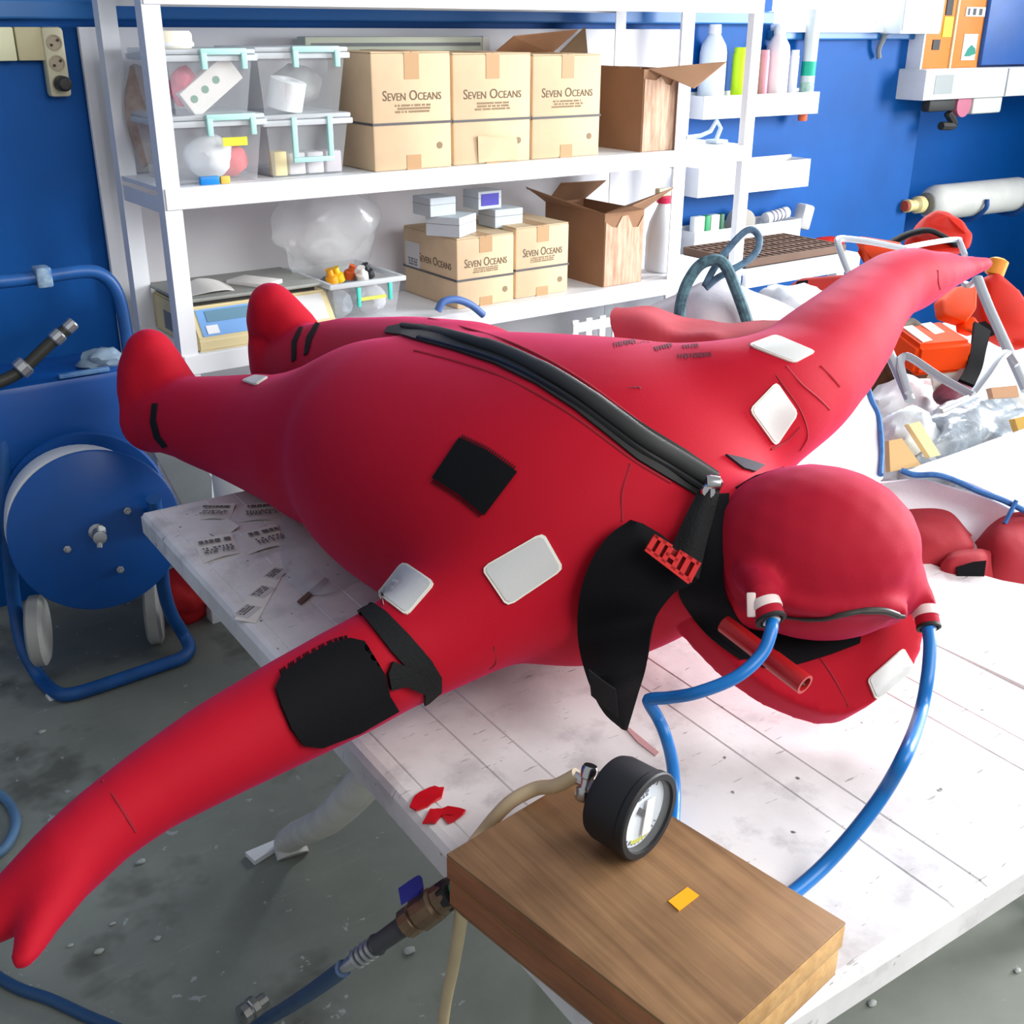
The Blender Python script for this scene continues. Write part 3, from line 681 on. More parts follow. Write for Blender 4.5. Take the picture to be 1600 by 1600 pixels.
fin('base_chamfer', bm, w_dark, wb, 0)
fin('orange_sticker', flat(bmesh.new(), [at(u, v, Z=BT+.0004) for u, v in ((1044, 1409), (1074, 1387), (1092, 1400), (1061, 1424))], (0, 0, 1), .0012), mat('orange_sticker_paper', (255, 170, 10), .6), wb, 0)

gt = 1.285
gf = at(1016, 1277, Z=BT+.054); gback = at(948, 1262, t=(gf-CAM).dot(FW)+.045)
ga = (gf-gback); ga.z = 0; ga.normalize(); GR = .053; GD = .062
g0 = gf-ga*GD
gz = BT+GR+.001; g0.z = gz
gauge = thing('pressure_gauge', (g0.x, g0.y, BT), 'round black pressure gauge standing on its rim on the wooden box', 'gauge')
bm = bmesh.new(); lathe(bm, [(.0, 0), (GR*.72, 0), (GR*.92, .004), (GR*.97, .012), (GR*.97, GD*.80), (GR, GD*.84), (GR, GD*.97), (GR*.97, GD), (GR*.84, GD), (GR*.82, GD*.93), (GR*.80, GD*.80), (0, GD*.80)], g0, ga, 48)
fin('gauge_case', bm, mat('matt_black_case', (34, 34, 36), .55, spec=.35), gauge, 30)
fin('dial', lathe(bmesh.new(), [(GR*.795, GD*.805), (GR*.795, GD*.815)], g0, ga, 40), mat('dial_white', (222, 230, 240), .5), gauge, 0)
gs = ga.cross(V((0, 0, 1))).normalized(); gu = V((0, 0, 1))
Mg = Matrix(((gs.x, gu.x, ga.x, 0), (gs.y, gu.y, ga.y, 0), (gs.z, gu.z, ga.z, 0), (0, 0, 0, 1)))
if Mg.to_3x3().determinant() < 0: gs = -gs; Mg = Matrix(((gs.x, gu.x, ga.x, 0), (gs.y, gu.y, ga.y, 0), (gs.z, gu.z, ga.z, 0), (0, 0, 0, 1)))
Md = Matrix.Translation(g0+ga*(GD*.82)) @ Mg
bm = bmesh.new(); bx(bm, -.004, .004, -.012, .006, 0, .002, M=Md @ Matrix.Translation(V((-.004, .004, .0))) @ Matrix.Rotation(.8, 4, 'Z')); bx(bm, -.0008, .0008, -.028, 0, .002, .003, M=Md @ Matrix.Translation(V((-.004, .004, .0))) @ Matrix.Rotation(.5, 4, 'Z'))
fin('needle', bm, black_pl, gauge, 0)
fin('dial_label', box(-.008, .008, -.024, .022, .003, .0042, M=Md @ Matrix.Translation(V((.008, -.006, 0))) @ Matrix.Rotation(-.16, 4, 'Z')), paper, gauge, 0)
bm = bmesh.new()
for i in range(27):
    q = math.radians(-45+270*i/26); bx(bm, -.0006, .0006, GR*.66, GR*.74, 0, .0008, M=Md @ Matrix.Rotation(q+math.pi*.75-math.pi/2-.78, 4, 'Z'))
dashes(bm, Md @ Matrix.Translation(V((0, .026, .0))), .02, .003, 2, 3)
fin('dial_marks', bm, mat('dial_ink', (90, 92, 100), .7), gauge, 0)
bm = bmesh.new()
for i in range(6): bx(bm, -.0035, .0035, GR*.62, GR*.70, .0002, .0011, M=Md @ Matrix.Rotation(math.radians(180-30+9*i), 4, 'Z'))
fin('dial_arc', bm, mat('dial_yellow', (206, 204, 60), .6), gauge, 0)
fin('gauge_glass', lathe(bmesh.new(), [(GR*.82, GD*.935), (GR*.82, GD*.945)], g0, ga, 40), mat('gauge_glass', (230, 235, 240), .05, alpha=.06, spec=.6), gauge, 0)
# brass stem and T piece at the back
s0 = g0; bm = bmesh.new(); lathe(bm, [(.010, -.022), (.012, -.016), (.012, -.006), (.009, -.002)], s0, ga, 6); fin('gauge_stem', bm, mat('pale_brass', (190, 160, 140), .3, metal=.85), gauge, 20)
tcn = s0-ga*.030; bm = bmesh.new(); lathe(bm, [(.008, -.022), (.010, -.018), (.010, -.008), (.0075, -.006), (.0075, .006), (.010, .008), (.010, .018), (.008, .022)], tcn, (gs*.35+V((0, 0, 1))), 14); tube(bm, [tcn, tcn-ga*.018+V((0, 0, .0))], .007, 10, sm=False)
fin('tee_fitting', bm, chrome, gauge)

# beige rubber hose from the tee over the box edge and down past the table end
hose('rubber_hose', [tcn-ga*.014+V((0, 0, .004)), at(868, 1228, Z=BT+.034), at(838, 1232, Z=BT+.018), at(802, 1250, Z=BT+.002), at(778, 1272, Z=BT-.02), at(755, 1300, Z=.78), at(735, 1330, Z=.765), at(722, 1390, Z=.76), at(722, 1410, Z=.735), at(718, 1450, Z=.66), at(708, 1510, Z=.52), at(696, 1570, Z=.38), at(690, 1640, Z=.25), at(690, 1800, Z=.02)], .0088, rubber_beige, 'beige rubber hose running from the gauge behind the wooden box to the floor')

# blue ball valve on the air line, off the table edge beside the box
vz = .70
va, vb = at(708, 1392, Z=.745), at(538, 1512, Z=.62)
vd = (vb-va); VL = vd.length; vdn = vd.normalized()
valve = thing('ball_valve', va, 'brown ball valve with a blue lever and steel coupling on the air line', 'valve')
fin('valve_body', lathe(bmesh.new(), [(.012, VL*.02), (.019, VL*.03), (.020, VL*.12), (.018, VL*.14), (.0215, VL*.16), (.022, VL*.30), (.017, VL*.33), (.019, VL*.34), (.019, VL*.42), (.015, VL*.43)], va, vd, 12), brass, valve, 25)
fin('valve_end', lathe(bmesh.new(), [(.017, 0), (.020, VL*.01), (.020, VL*.07), (.017, VL*.08)], va, vd, 8), black_pl, valve, 25)
fin('hose_stub', tube(bmesh.new(), [va+vdn*.004, va-vdn*.018+V((0, 0, .004))], .0085, 10, sm=False), mat('green_hose', (30, 140, 112), .5), valve)
fin('valve_lever', sheet(bmesh.new(), [[at(622, 1388, Z=.745), at(652, 1368, Z=.748), at(660, 1372, Z=.748)], [at(626, 1410, Z=.745), at(655, 1392, Z=.748), at(662, 1385, Z=.748)]], .005, 4, 3), mat('blue_lever', (30, 34, 128), .5), valve)
fin('coupler_sleeve', lathe(bmesh.new(), [(.012, VL*.43), (.013, VL*.44), (.012, VL*.66), (.014, VL*.68), (.014, VL*.70), (.011, VL*.71)], va, vd, 14), mat('dark_grey_sleeve', (52, 54, 58), .5), valve)
bm = bmesh.new()
for i in range(4): lathe(bm, [(.010, VL*(.72+.045*i)), (.0135, VL*(.727+.045*i)), (.0135, VL*(.748+.045*i)), (.010, VL*(.755+.045*i))], va, vd, 16)
lathe(bm, [(.0095, VL*.70), (.0095, VL*.92), (.007, VL), (.006, VL*1.02)], va, vd, 16)
fin('steel_coupling', bm, steel, valve)
hose('air_line', [vb+vdn*.002, at(500, 1540, Z=.52), at(455, 1570, Z=.36), at(418, 1592, Z=.2), at(370, 1622, Z=.06), at(280, 1640, Z=.014), at(160, 1598, Z=.012), at(80, 1562, Z=.012), at(20, 1540, Z=.012), at(-60, 1490, Z=.012)], .011, dark_blue_hose, 'dark blue air line hanging from the ball valve and lying on the floor')
q0 = at(400, 1592, Z=.0); lc = thing('hose_coupling', q0, 'shiny steel coupling lying on the floor beneath the hanging air line', 'coupling')
bm = bmesh.new(); ax_ = V((.9, .2, .0))
lathe(bm, [(.010, 0), (.020, .004), (.020, .018), (.016, .02), (.022, .024), (.022, .036), (.014, .04), (.014, .058), (.010, .06)], q0+V((-.03, 0, .022)), ax_, 10); fin('coupling_body', bm, chrome, lc, 20)
lp = [at(u, v, Z=.012) for u, v in ((-60, 1225), (-20, 1232), (8, 1248), (24, 1275), (22, 1300), (2, 1330), (-40, 1350))]
hose('floor_hose', lp, .011, mat('pale_blue_hose', (88, 124, 160), .5, var=.2), 'pale blue hose loop lying on the floor beyond the outstretched mitten')

# ------------------------------------------------------------------ scraps on the table
def slip(P, label, seed, rows=3, ink_on=True, curl=.004):
    """small printed paper slip; P = four corners"""
    c = [at(u, v, Z=TZ+.001) for u, v in P]
    bm = bmesh.new(); rows_ = []
    for i in range(3):
        s = i/2; a = c[0].lerp(c[3], s); b = c[1].lerp(c[2], s); rows_.append([a, a.lerp(b, .5)+V((0, 0, curl*(i != 1))), b+V((0, 0, curl*1.5*(i == 0)))])
    sheet(bm, rows_, .0006, 3, 3); o = fin('paper_slip', bm, paper, None, 40, label, 'paper', 'paper slips on the table')
    if ink_on:
        ux = (c[1]-c[0]); uy = (c[0]-c[3]); W = ux.length; H = uy.length; ux = ux.normalized(); uz = V((0, 0, 1)); uy = uz.cross(ux)
        M = Matrix(((ux.x, uy.x, 0, 0), (ux.y, uy.y, 0, 0), (0, 0, 1, 0), (0, 0, 0, 1))); cc = (c[0]+c[1])/2-uy*H*.22+V((0, 0, .0055))
        bm = bmesh.new(); dashes(bm, Matrix.Translation(cc) @ M, W*.86, H*.12, 1, seed, .2)
        dashes(bm, Matrix.Translation(cc-uy*H*.3) @ M, W*.8, H*.06, rows, seed+5, .5)
        fin('print', bm, mat('grey_print', (112, 106, 106), .8), o, 0)
slip([(316, 790), (368, 790), (358, 812), (312, 812)], 'printed paper slip nearest the far left corner of the table', 1)
slip([(378, 790), (440, 786), (438, 812), (372, 816)], 'printed paper slip half under the raised red leg', 2)
slip([(302, 846), (362, 836), (376, 864), (318, 880)], 'grey printed slip by the left table edge', 3)
slip([(378, 834), (432, 822), (450, 850), (388, 866)], 'pinkish printed slip beside the grey one near the red leg', 4)
slip([(352, 808), (374, 826), (340, 842), (326, 834)], 'blank cream paper scrap folded between the printed slips', 5, 0, False)
st = thing('label_strip', at(410, 930, Z=TZ), 'long strip of three small printed labels lying near the red arm', 'label')
fin('backing', flat(bmesh.new(), [at(u, v, Z=TZ+.001) for u, v in ((420, 882), (452, 880), (400, 974), (366, 968))], (0, 0, 1), .0006), paper, st, 0)
for i, (u, v) in enumerate(((431, 896), (410, 925), (386, 955))):
    M = Matrix.Translation(at(u, v, Z=TZ+.002)) @ Matrix.Rotation(.58, 4, 'Z')
    bm = bmesh.new(); bx(bm, -.022, .022, -.016, .016, -.0006, .0006, M=M); fin('label', bm, mat('label_grey', (196, 192, 194), .7), st, 0)
    fin('print', dashes(bmesh.new(), M @ Matrix.Translation(V((0, .010, .0006))), .038, .004, 3, 20+i), mat('grey_print', (112, 106, 106), .8), st, 0)
tag(fin('plastic_film', sheet(bmesh.new(), [[at(u, v, Z=TZ+z) for u, v, z in r] for r in ([(440, 800, .002), (500, 840, .012), (560, 860, .004)], [(440, 880, .003), (500, 890, .014), (580, 880, .004)], [(470, 930, .002), (510, 925, .01), (560, 910, .002)])], .0006, 5, 5, .006, 20), bagm), 'crumpled clear plastic film lying between the red leg and arm', 'film')
tag(fin('brown_strip', flat(bmesh.new(), [at(u, v, Z=TZ+.003) for u, v in ((508, 903), (514, 907), (470, 945), (464, 941))], (0, 0, 1), .002), mat('brown_slip', (110, 84, 74), .8)), 'thin brown strip lying on the table near the red sleeve', 'strip')
for i, (P, lb) in enumerate((([(640, 1262), (648, 1246), (672, 1234), (694, 1232), (690, 1248), (668, 1262), (650, 1268)], 'upper red paint scrap stuck near the left table edge'), ([(660, 1288), (672, 1268), (690, 1266), (700, 1262), (728, 1268), (722, 1278), (700, 1290), (690, 1276), (680, 1288)], 'lower torn red paint scrap beside the wooden box'))):
    c = [at(u, v, Z=TZ+.0005) for u, v in P]; bm = flat(bmesh.new(), c, (0, 0, 1), .003)
    bmesh.ops.triangulate(bm, faces=bm.faces[:]); bmesh.ops.subdivide_edges(bm, edges=bm.edges[:], cuts=2)
    for v in bm.verts: v.co.z += max(0, noise.noise(v.co*70))*.008
    fin('paint_scrap', bm, mat('wet_red_paint', (196, 20, 34), .3), None, 40, lb, 'scrap', 'red scraps on the table')
tag(fin('pink_ribbon', flat(bmesh.new(), [at(u, v, Z=TZ+.0006) for u, v in ((976, 1136), (984, 1138), (1030, 1176), (1024, 1182), (996, 1160))], (0, 0, 1), .001), mat('faded_pink', (196, 150, 152), .8)), 'faded pink smear strip at the tip of the black flap', 'strip')
# ------------------------------------------------------------------ on the shelves
def span(uL, uR, vT, vB, Y):
    um, vm = (uL+uR)/2, (vT+vB)/2
    return at(uL, vm, Y=Y).x, at(uR, vm, Y=Y).x, at(um, vB, Y=Y).z, at(um, vT, Y=Y).z
MT, LT = ZM+LIP, ZL+LIP
def carton(x0, x1, y0, d, z0, h, label, group, m=card, name=True, strap=True, side_label=False, tapes=True):
    t = thing('carton', ((x0+x1)/2, y0+d/2, z0), label, 'box', group)
    bm = bmesh.new(); bx(bm, x0, x1, y0, y0+d, z0, z0+h, .006)
    for v in bm.verts:       # slightly bulged faces
        sx = (v.co.x-x0)/(x1-x0); v.co.z += 0
    fin('carton_body', bm, m, t, 30)
    W = x1-x0; xm = (x0+x1)/2
    fin('carton_flap', box(x0+.002, xm-.001, y0+.002, y0+d-.002, z0+h, z0+h+.003), m, t, 0); fin('carton_flap', box(xm+.001, x1-.002, y0+.002, y0+d-.002, z0+h, z0+h+.003), m, t, 0)
    if tapes:
        fin('tape', box(xm-.025, xm+.025, y0-.0012, y0, z0+h*.78, z0+h), tape, t, 0); fin('tape', box(xm-.025, xm+.025, y0-.0012, y0, z0, z0+h*.13), tape, t, 0)
        fin('top_tape', box(xm-.025, xm+.025, y0, y0+d-.01, z0+h+.003, z0+h+.0042), tape, t, 0)
    if strap:
        bm = bmesh.new(); zs = z0+h*.395; bx(bm, x0-.0018, x1+.0018, y0-.0018, y0+d+.0018, zs, zs+.007); fin('strapping', bm, strap_dark, t, 0)
    if name:
        text('Seven Oceans', .04, FRONT((xm, y0-.0006, z0+h*.64)), ink, t, 'printed_name', W*.74, smallcaps=True)
        fin('small_print', dashes(bmesh.new(), FRONT((xm, y0-.0002, z0+h*.56)), W*.46, h*.018, 3, int(x0*100)), mat('faded_ink', (150, 128, 100), .8), t, 0)
        bm = bmesh.new(); lathe(bm, [(0, 0), (.010, 0), (.010, .001), (0, .001)], (x1-W*.16, y0-.0011, z0+h*.2), (0, 1, 0), 12); fin('print_mark', bm, MATS['faded_ink'], t, 0)
    if side_label:
        text('Seven Oceans', .04, LEFTF((x0-.0006, y0+d*.40, z0+h*.60)), ink, t, 'printed_name', d*.6, smallcaps=True)
        fin('side_label', box(x0-.0015, x0, y0+d*.68, y0+d*.95, z0+h*.42, z0+h*.80), mat('label_white', (214, 214, 214), .6), t, 0)
        fin('label_print', dashes(bmesh.new(), LEFTF((x0-.0016, y0+d*.81, z0+h*.55)), d*.18, .006, 3, 4), mat('label_ink', (120, 122, 124), .7), t, 0)
    return t
Y1 = YF+.02
gm = 'printed cartons on the middle shelf'; gl = 'printed cartons on the lower shelf'
x0, x1, _, z1 = span(582, 705, 80, 268, Y1); carton(x0, x1, Y1, .27, MT, z1-MT-.004, 'buff carton beside the clear bins, first of three on the middle shelf', gm)
x0, x1, _, z1 = span(708, 829, 82, 262, Y1+.01); c2_ = carton(x0, x1, Y1+.01, .27, MT, z1-MT-.004, 'buff carton between two alike cartons on the middle shelf, torn low flap', gm)
bm = bmesh.new(); flat(bm, [V((x0+.09, Y1+.008, MT+.004)), V((x1-.05, Y1+.008, MT+.006)), V((x1-.06, Y1+.002, MT+.07)), V((x0+.085, Y1+.004, MT+.085))], (0, -1, .1), .002); fin('torn_flap', bm, card, c2_, 0)
x0, x1, _, z1 = span(832, 938, 84, 252, Y1+.015); carton(x0, x1, Y1+.015, .27, MT, z1-MT-.004, 'buff carton on the middle shelf next to the open brown box', gm)

def open_carton(x0, x1, y0, d, z0, h, label, flaps, m=card_dark):
    t = thing('open_carton', ((x0+x1)/2, y0+d/2, z0), label, 'box', 'opened brown cartons'); th = .004
    bm = bmesh.new(); bx(bm, x0, x1, y0, y0+th, z0, z0+h); bx(bm, x0, x1, y0+d-th, y0+d, z0, z0+h); bx(bm, x0, x0+th, y0+th, y0+d-th, z0, z0+h); bx(bm, x1-th, x1, y0+th, y0+d-th, z0, z0+h); bx(bm, x0+th, x1-th, y0+th, y0+d-th, z0, z0+th)
    tag(fin('carton_walls', bm, m, t, 0), kind=None)
    for P in flaps: fin('flap', flat(bmesh.new(), [V(p) for p in P], (0, .2, 1), .003), m, t, 0)
    return t
x0, x1, _, z1 = span(1003, 1062, 108, 256, Y1); h4 = z1-MT
t4 = open_carton(x0, x1, Y1, .30, MT, h4, 'open brown carton with torn pale front beside the printed cartons', [
    [(x0+.02, Y1, MT+h4), (x1, Y1, MT+h4), (x1+.15, Y1-.06, MT+h4+.02), (x0+.14, Y1-.10, MT+h4-.06)],
    [(x0, Y1+.02, MT+h4), (x0, Y1+.28, MT+h4), (x0+.005, Y1+.28, MT+h4+.004), (x0+.005, Y1+.02, MT+h4+.004)]])
torn = mat('torn_paper_board', (226, 196, 172), .85, rgb2=(176, 132, 104), scale=9, stretch=(8, 1, 1))
def torn_face(t, x0, x1, y, z0, z1, seed):
    rd = random.Random(seed); P = [V((x0, y, z0+.002))]+[V((x1, y, z0+.002)), V((x1, y, z1-.02))]
    for i in range(6): P.append(V((x1-(x1-x0)*(i+1)/7, y, z1-.01-rd.random()*.05)))
    P.append(V((x0, y, z1-.03))); fin('torn_facing', flat(bmesh.new(), P, (0, -1, 0), .0025), torn, t, 0)
torn_face(t4, x0+.005, x1-.004, Y1-.0005, MT, MT+h4, 1)
# open box behind the cartons: its lifted lid flaps
xa, xb, _, _ = span(770, 905, 60, 80, Y1+.29)
t = thing('lidded_carton', ((xa+xb)/2, Y1+.33, MT), 'brown carton with raised top flaps, behind the printed cartons', 'box')
zt_ = at(840, 84, Y=Y1+.29).z
fin('carton_body', box(xa, xb, Y1+.289, Y1+.355, MT, zt_, .003), card_dark, t, 0)
fin('flap', flat(bmesh.new(), [(xa, Y1+.29, zt_), (xb-.12, Y1+.29, zt_), (xb-.08, Y1+.20, zt_+.075), (xa+.02, Y1+.20, zt_+.055)], (0, -.4, 1), .003), card_dark, t, 0)
fin('flap', flat(bmesh.new(), [(xb-.10, Y1+.28, zt_+.0), (xb+.03, Y1+.28, zt_), (xb-.05, Y1+.20, zt_+.085)], (.3, -.4, 1), .003), card_in, t, 0)
# lamp tube housing lying across the top of the bins and cartons
pa, pb = at(470, 66, Y=WY-.10), at(746, 62, Y=WY-.10)
t = thing('lamp_housing', ((pa.x+pb.x)/2, WY-.10, pa.z-.03), 'long pale green lamp housing lying behind and above the cartons', 'lamp')
pale_green = mat('pale_green_metal', (206, 214, 196), .5)
fin('housing', box(pa.x, pb.x, WY-.13, WY-.07, pb.z-.035, pb.z+.01, .004), pale_green, t); fin('end_cap', box(pb.x, pb.x+.03, WY-.132, WY-.068, pb.z-.037, pb.z+.012, .004), white_pl, t)
fin('tube_slot', box(pa.x+.02, pb.x-.01, WY-.1325, WY-.1298, pb.z-.018, pb.z-.008), grey_pl, t, 0)

def clip(x0, x1, y, z, h, parent):
    bm = bmesh.new(); w_ = .016
    bx(bm, x0, x1, y-.012, y, z+.004, z+.020, .002); bx(bm, x0, x0+w_, y-.014, y-.002, z-h, z+.01, .002); bx(bm, x1-w_, x1, y-.014, y-.002, z-h, z+.01, .002)
    return fin('clip', bm, mint, parent)
def bin_(x0, x1, y0, d, z0, h, label, group, lid=True, drop=False, taper=.018):
    t = thing('storage_bin', ((x0+x1)/2, y0+d/2, z0), label, 'bin', group)
    bm = bmesh.new(); a = [(x0+taper, y0+taper), (x1-taper, y0+taper), (x1-taper, y0+d-taper), (x0+taper, y0+d-taper)]; b = [(x0, y0), (x1, y0), (x1, y0+d), (x0, y0+d)]
    A = [bm.verts.new((*p, z0)) for p in a]; B = [bm.verts.new((*p, z0+h)) for p in b]; bm.faces.new(A[::-1])
    for i in range(4): bm.faces.new((A[i], A[(i+1) % 4], B[(i+1) % 4], B[i]))
    bmesh.ops.recalc_face_normals(bm, faces=bm.faces)
    fin('bin_body', bm, clear, t, 0)
    bm = bmesh.new(); r = .012
    bx(bm, x0-r, x1+r, y0-r, y0+.004, z0+h-.012, z0+h+.004, .003); bx(bm, x0-r, x1+r, y0+d-.004, y0+d+r, z0+h-.012, z0+h+.004, .003); bx(bm, x0-r, x0+.004, y0, y0+d, z0+h-.012, z0+h+.004, .003); bx(bm, x1-.004, x1+r, y0, y0+d, z0+h-.012, z0+h+.004, .003)
    fin('rim', bm, frost, t)
    if lid:
        fin('lid', box(x0-.008, x1+.008, y0-.008, y0+d+.008, z0+h+.005, z0+h+.018, .004), frost, t)
        W = x1-x0
        if drop:
            bm = bmesh.new(); c0, c1 = x0+W*.28, x0+W*.78; zb = z0+h*.36
            bx(bm, c0, c0+.016, y0-.016, y0-.004, zb, z0+h+.01, .002); bx(bm, c1-.016, c1, y0-.016, y0-.004, zb, z0+h+.01, .002); bx(bm, c0, c1, y0-.016, y0-.004, zb-.014, zb, .002); fin('clip', bm, mint, t)
        else: clip(x0+W*.36, x0+W*.90, y0-.012, z0+h, h*.22, t)
    return t
gb = 'clear lidded bins on the middle shelf'; Yb = Y1+.015
x0, x1, z0, z1 = span(264, 397, 88, 184, Yb); xb0, xb1, _, zb1 = span(270, 412, 190, 284, Yb)
hb = zb1-MT
bA = bin_(xb0, xb1, Yb, .27, MT, hb, 'lower clear bin by the left post holding white and pink bundles', gb)
zz = MT+hb+.020; hA = z1-zz
bB = bin_(x0, x1, Yb, .27, zz, hA, 'upper clear bin by the left post with a white dotted box inside', gb)
y0, y1, z0, z1 = span(404, 540, 84, 170, Yb+.005); yb0, yb1, _, yz = span(418, 545, 188, 270, Yb+.005); hc = yz-MT
bC = bin_(yb0, yb1, Yb+.005, .27, MT, hc, 'lower clear bin with a dropped mint clip beside the cartons', gb, drop=True)
zc_ = MT+hc+.020; hD = z1-zc_
bD = bin_(y0, y1, Yb+.005, .27, zc_, hD, 'upper clear bin with a white roll inside, next to the cartons', gb)
def inside(name, bm, m, label, cat): return fin(name, bm, m, None, 40, label, cat)
pinkc = mat('pink_cloth', (226, 92, 120), .8, bump=.3, bscale=30); redc = mat('coral_cloth', (230, 96, 100), .8, bump=.3, bscale=30)
whc = mat('white_bundle', (232, 236, 238), .7, bump=.3, bscale=25)
bm = bmesh.new(); M = Matrix.Translation(V(((x0+x1)/2+.01, Yb+.05, zz+hA*.48))) @ Matrix.Rotation(-.62, 4, 'Y')
bx(bm, -.085, .085, -.02, .02, -.038, .038, .002, M=M); wbx = fin('dotted_box', bm, paper, None, 0, 'white box with three green dots tilted inside the upper left bin', 'box')
bm = bmesh.new()
for i in (-1, 0, 1): lathe(bm, [(.010, 0), (.010, .0012)], M @ V((i*.04-.02, -.0212, .004)), M.to_3x3() @ V((0, 1, 0)), 10)
fin('dots', bm, mat('grey_green', (92, 140, 116), .7), wbx, 0)
inside('pink_cloth', blob(bmesh.new(), (x0+.07, Yb+.08, zz+hA*.45), (.04, .04, hA*.36), .2, 2, 3, 3), pinkc, 'crumpled pink cloth inside the upper left bin', 'cloth')
inside('white_roll', lathe(bmesh.new(), [(.03, 0), (.05, .004), (.05, .08), (.03, .084), (.02, .08), (.02, .004)], (y0+.10, Yb+.07, zc_+.004+hD*.02), (.15, -.2, 1), 20), whc, 'white tape roll standing inside the upper right bin', 'roll')
inside('grey_pouch', blob(bmesh.new(), (y1-.09, Yb+.14, zc_+hD*.42), (.07, .07, hD*.38), .16, 2, 5, 3), mat('grey_pouch', (150, 152, 150), .7), 'soft grey pouch inside the upper right bin', 'pouch')
inside('white_bundle', blob(bmesh.new(), (xb0+.13, Yb+.08, MT+hb*.40), (.07, .06, hb*.36), .14, 2, 6, 3), whc, 'round white bundle inside the lower left bin', 'bundle')
inside('coral_cloth', blob(bmesh.new(), (xb1-.07, Yb+.08, MT+hb*.32), (.05, .05, hb*.28), .22, 2, 8, 3), redc, 'folded coral cloth inside the lower left bin', 'cloth')
inside('yellow_label', box(xb0+.14, xb0+.21, Yb-.004, Yb-.002, MT+hb*.60, MT+hb*.74), mat('yellow_label', (240, 226, 60), .6), 'small yellow label on the front of the lower left bin', 'label')
inside('blue_tin', box(xb0+.06, xb0+.115, Yb-.019, Yb-.0045, MT+.0, MT+.022, .003), mat('blue_tin', (20, 132, 214), .4), 'small blue tin at the foot of the lower left bin', 'tin')
inside('orange_tin', box(xb0+.118, xb0+.145, Yb-.019, Yb-.0045, MT+.0, MT+.020, .003), mat('amber_tin', (236, 190, 80), .4), 'small amber tin beside the blue one on the middle shelf', 'tin')
for i in range(3):
    xx = yb0+.075+i*.058
    inside('white_tub', box(xx, xx+.05, Yb+.03, Yb+.09, MT+.004, MT+hc*.42, .004), mat('tub_%d' % i, (228-8*i, 222-10*i, 224-8*i), .5), ('white tub nearest the left inside the dropped clip bin', 'white tub in the middle inside the dropped clip bin', 'pinkish white tub nearest the cartons inside the dropped clip bin')[i], 'tub')
    bpy.context.scene.objects[-1]
inside('yellow_carton', box(yb0+.028, yb0+.065, Yb+.025, Yb+.065, MT+.004, MT+hc*.46, .002), mat('yellow_carton', (236, 218, 150), .6), 'narrow yellowish box inside the dropped clip bin', 'box')
inside('brown_bundle', blob(bmesh.new(), (xb0+.03, Yb+.345-.06, MT+.16), (.05, .02, .14), .15, 2, 11, 3), mat('brown_packet', (138, 112, 104), .7, rgb2=(190, 176, 170), scale=10), 'brown and grey packets standing behind the left post', 'packet')
t = thing('cream_cap', (x0+.03, Yb+.08, zz+hA+.02), 'round cream lid standing on top of the upper left bin', 'lid')
zc0 = zz+hA+.019; fin('cap', lathe(bmesh.new(), [(.062, 0), (.066, .006), (.066, .035), (.060, .042), (0, .043)], (x0+.035, Yb+.08, zc0), (0, 0, 1), 26), mat('cream_lid', (246, 240, 218), .5), t)
fin('cap_rim', lathe(bmesh.new(), [(.068, .004), (.070, .007), (.070, .012), (.068, .015)], (x0+.035, Yb+.08, zc0), (0, 0, 1), 26), white_pl, t)

# lower shelf: cartons
Y2 = YF+.04
x0, x1, _, z1 = span(714, 803, 370, 480, Y2); h5 = z1-LT
carton(x0, x1, Y2, .335, LT, h5, 'buff carton on the lower shelf carrying the small grey boxes', gl, side_label=True)
xq0, xq1, _, zq = span(806, 888, 352, 470, Y2+.012); h6 = zq-LT-.003; carton(xq0, xq1, Y2+.012, .30, LT, h6, 'buff carton on the lower shelf between its twin and the open carton', gl)
gg = 'small grey boxes stacked on the carton'; greyb = mat('grey_card_box', (196, 206, 212), .6, var=.06)
def small_box(c, sx, sy, sz, rz, label, face=None):
    M = rotz(c, rz); bm = box(-sx/2, sx/2, -sy/2, sy/2, 0, sz, .002, M=M)
    t = fin('small_box', bm, greyb, None, 0, label, 'box', gg)
    fin('lid_line', box(-sx/2-.0008, sx/2+.0008, -sy/2-.0008, sy/2+.0008, sz*.62, sz*.64, M=M), grey_pl, t, 0)
    if face: fin('printed_face', box(-sx/2+.012, sx/2-.012, -sy/2-.0016, -sy/2, sz*.2, sz*.86, M=M), face, t, 0)
zq5 = LT+h5+.0045
pA = at(705, 350, Y=Y2+.09); pA.z = zq5; pB = at(776, 345, Y=Y2+.12); pB.z = zq5
small_box(pA+V((.0, 0, 0)), .13, .12, .062, .55, 'grey box with a corner forward, lower stack on the carton')
small_box(pB+V((.03, .02, 0)), .115, .10, .060, .0, 'pale grey box sitting flat beside the cornered one')
small_box(pA+V((-.045, .03, .0625)), .10, .10, .058, .05, 'plain grey box on top of the cornered box')
small_box(pB+V((-.035, .035, .0625)), .095, .09, .058, .02, 'small box with a purple printed face on the grey stack', mat('purple_print', (72, 66, 176), .5))
x0, x1, _, z1 = span(943, 1003, 340, 470, Y2-.01); h7 = z1-LT+.02
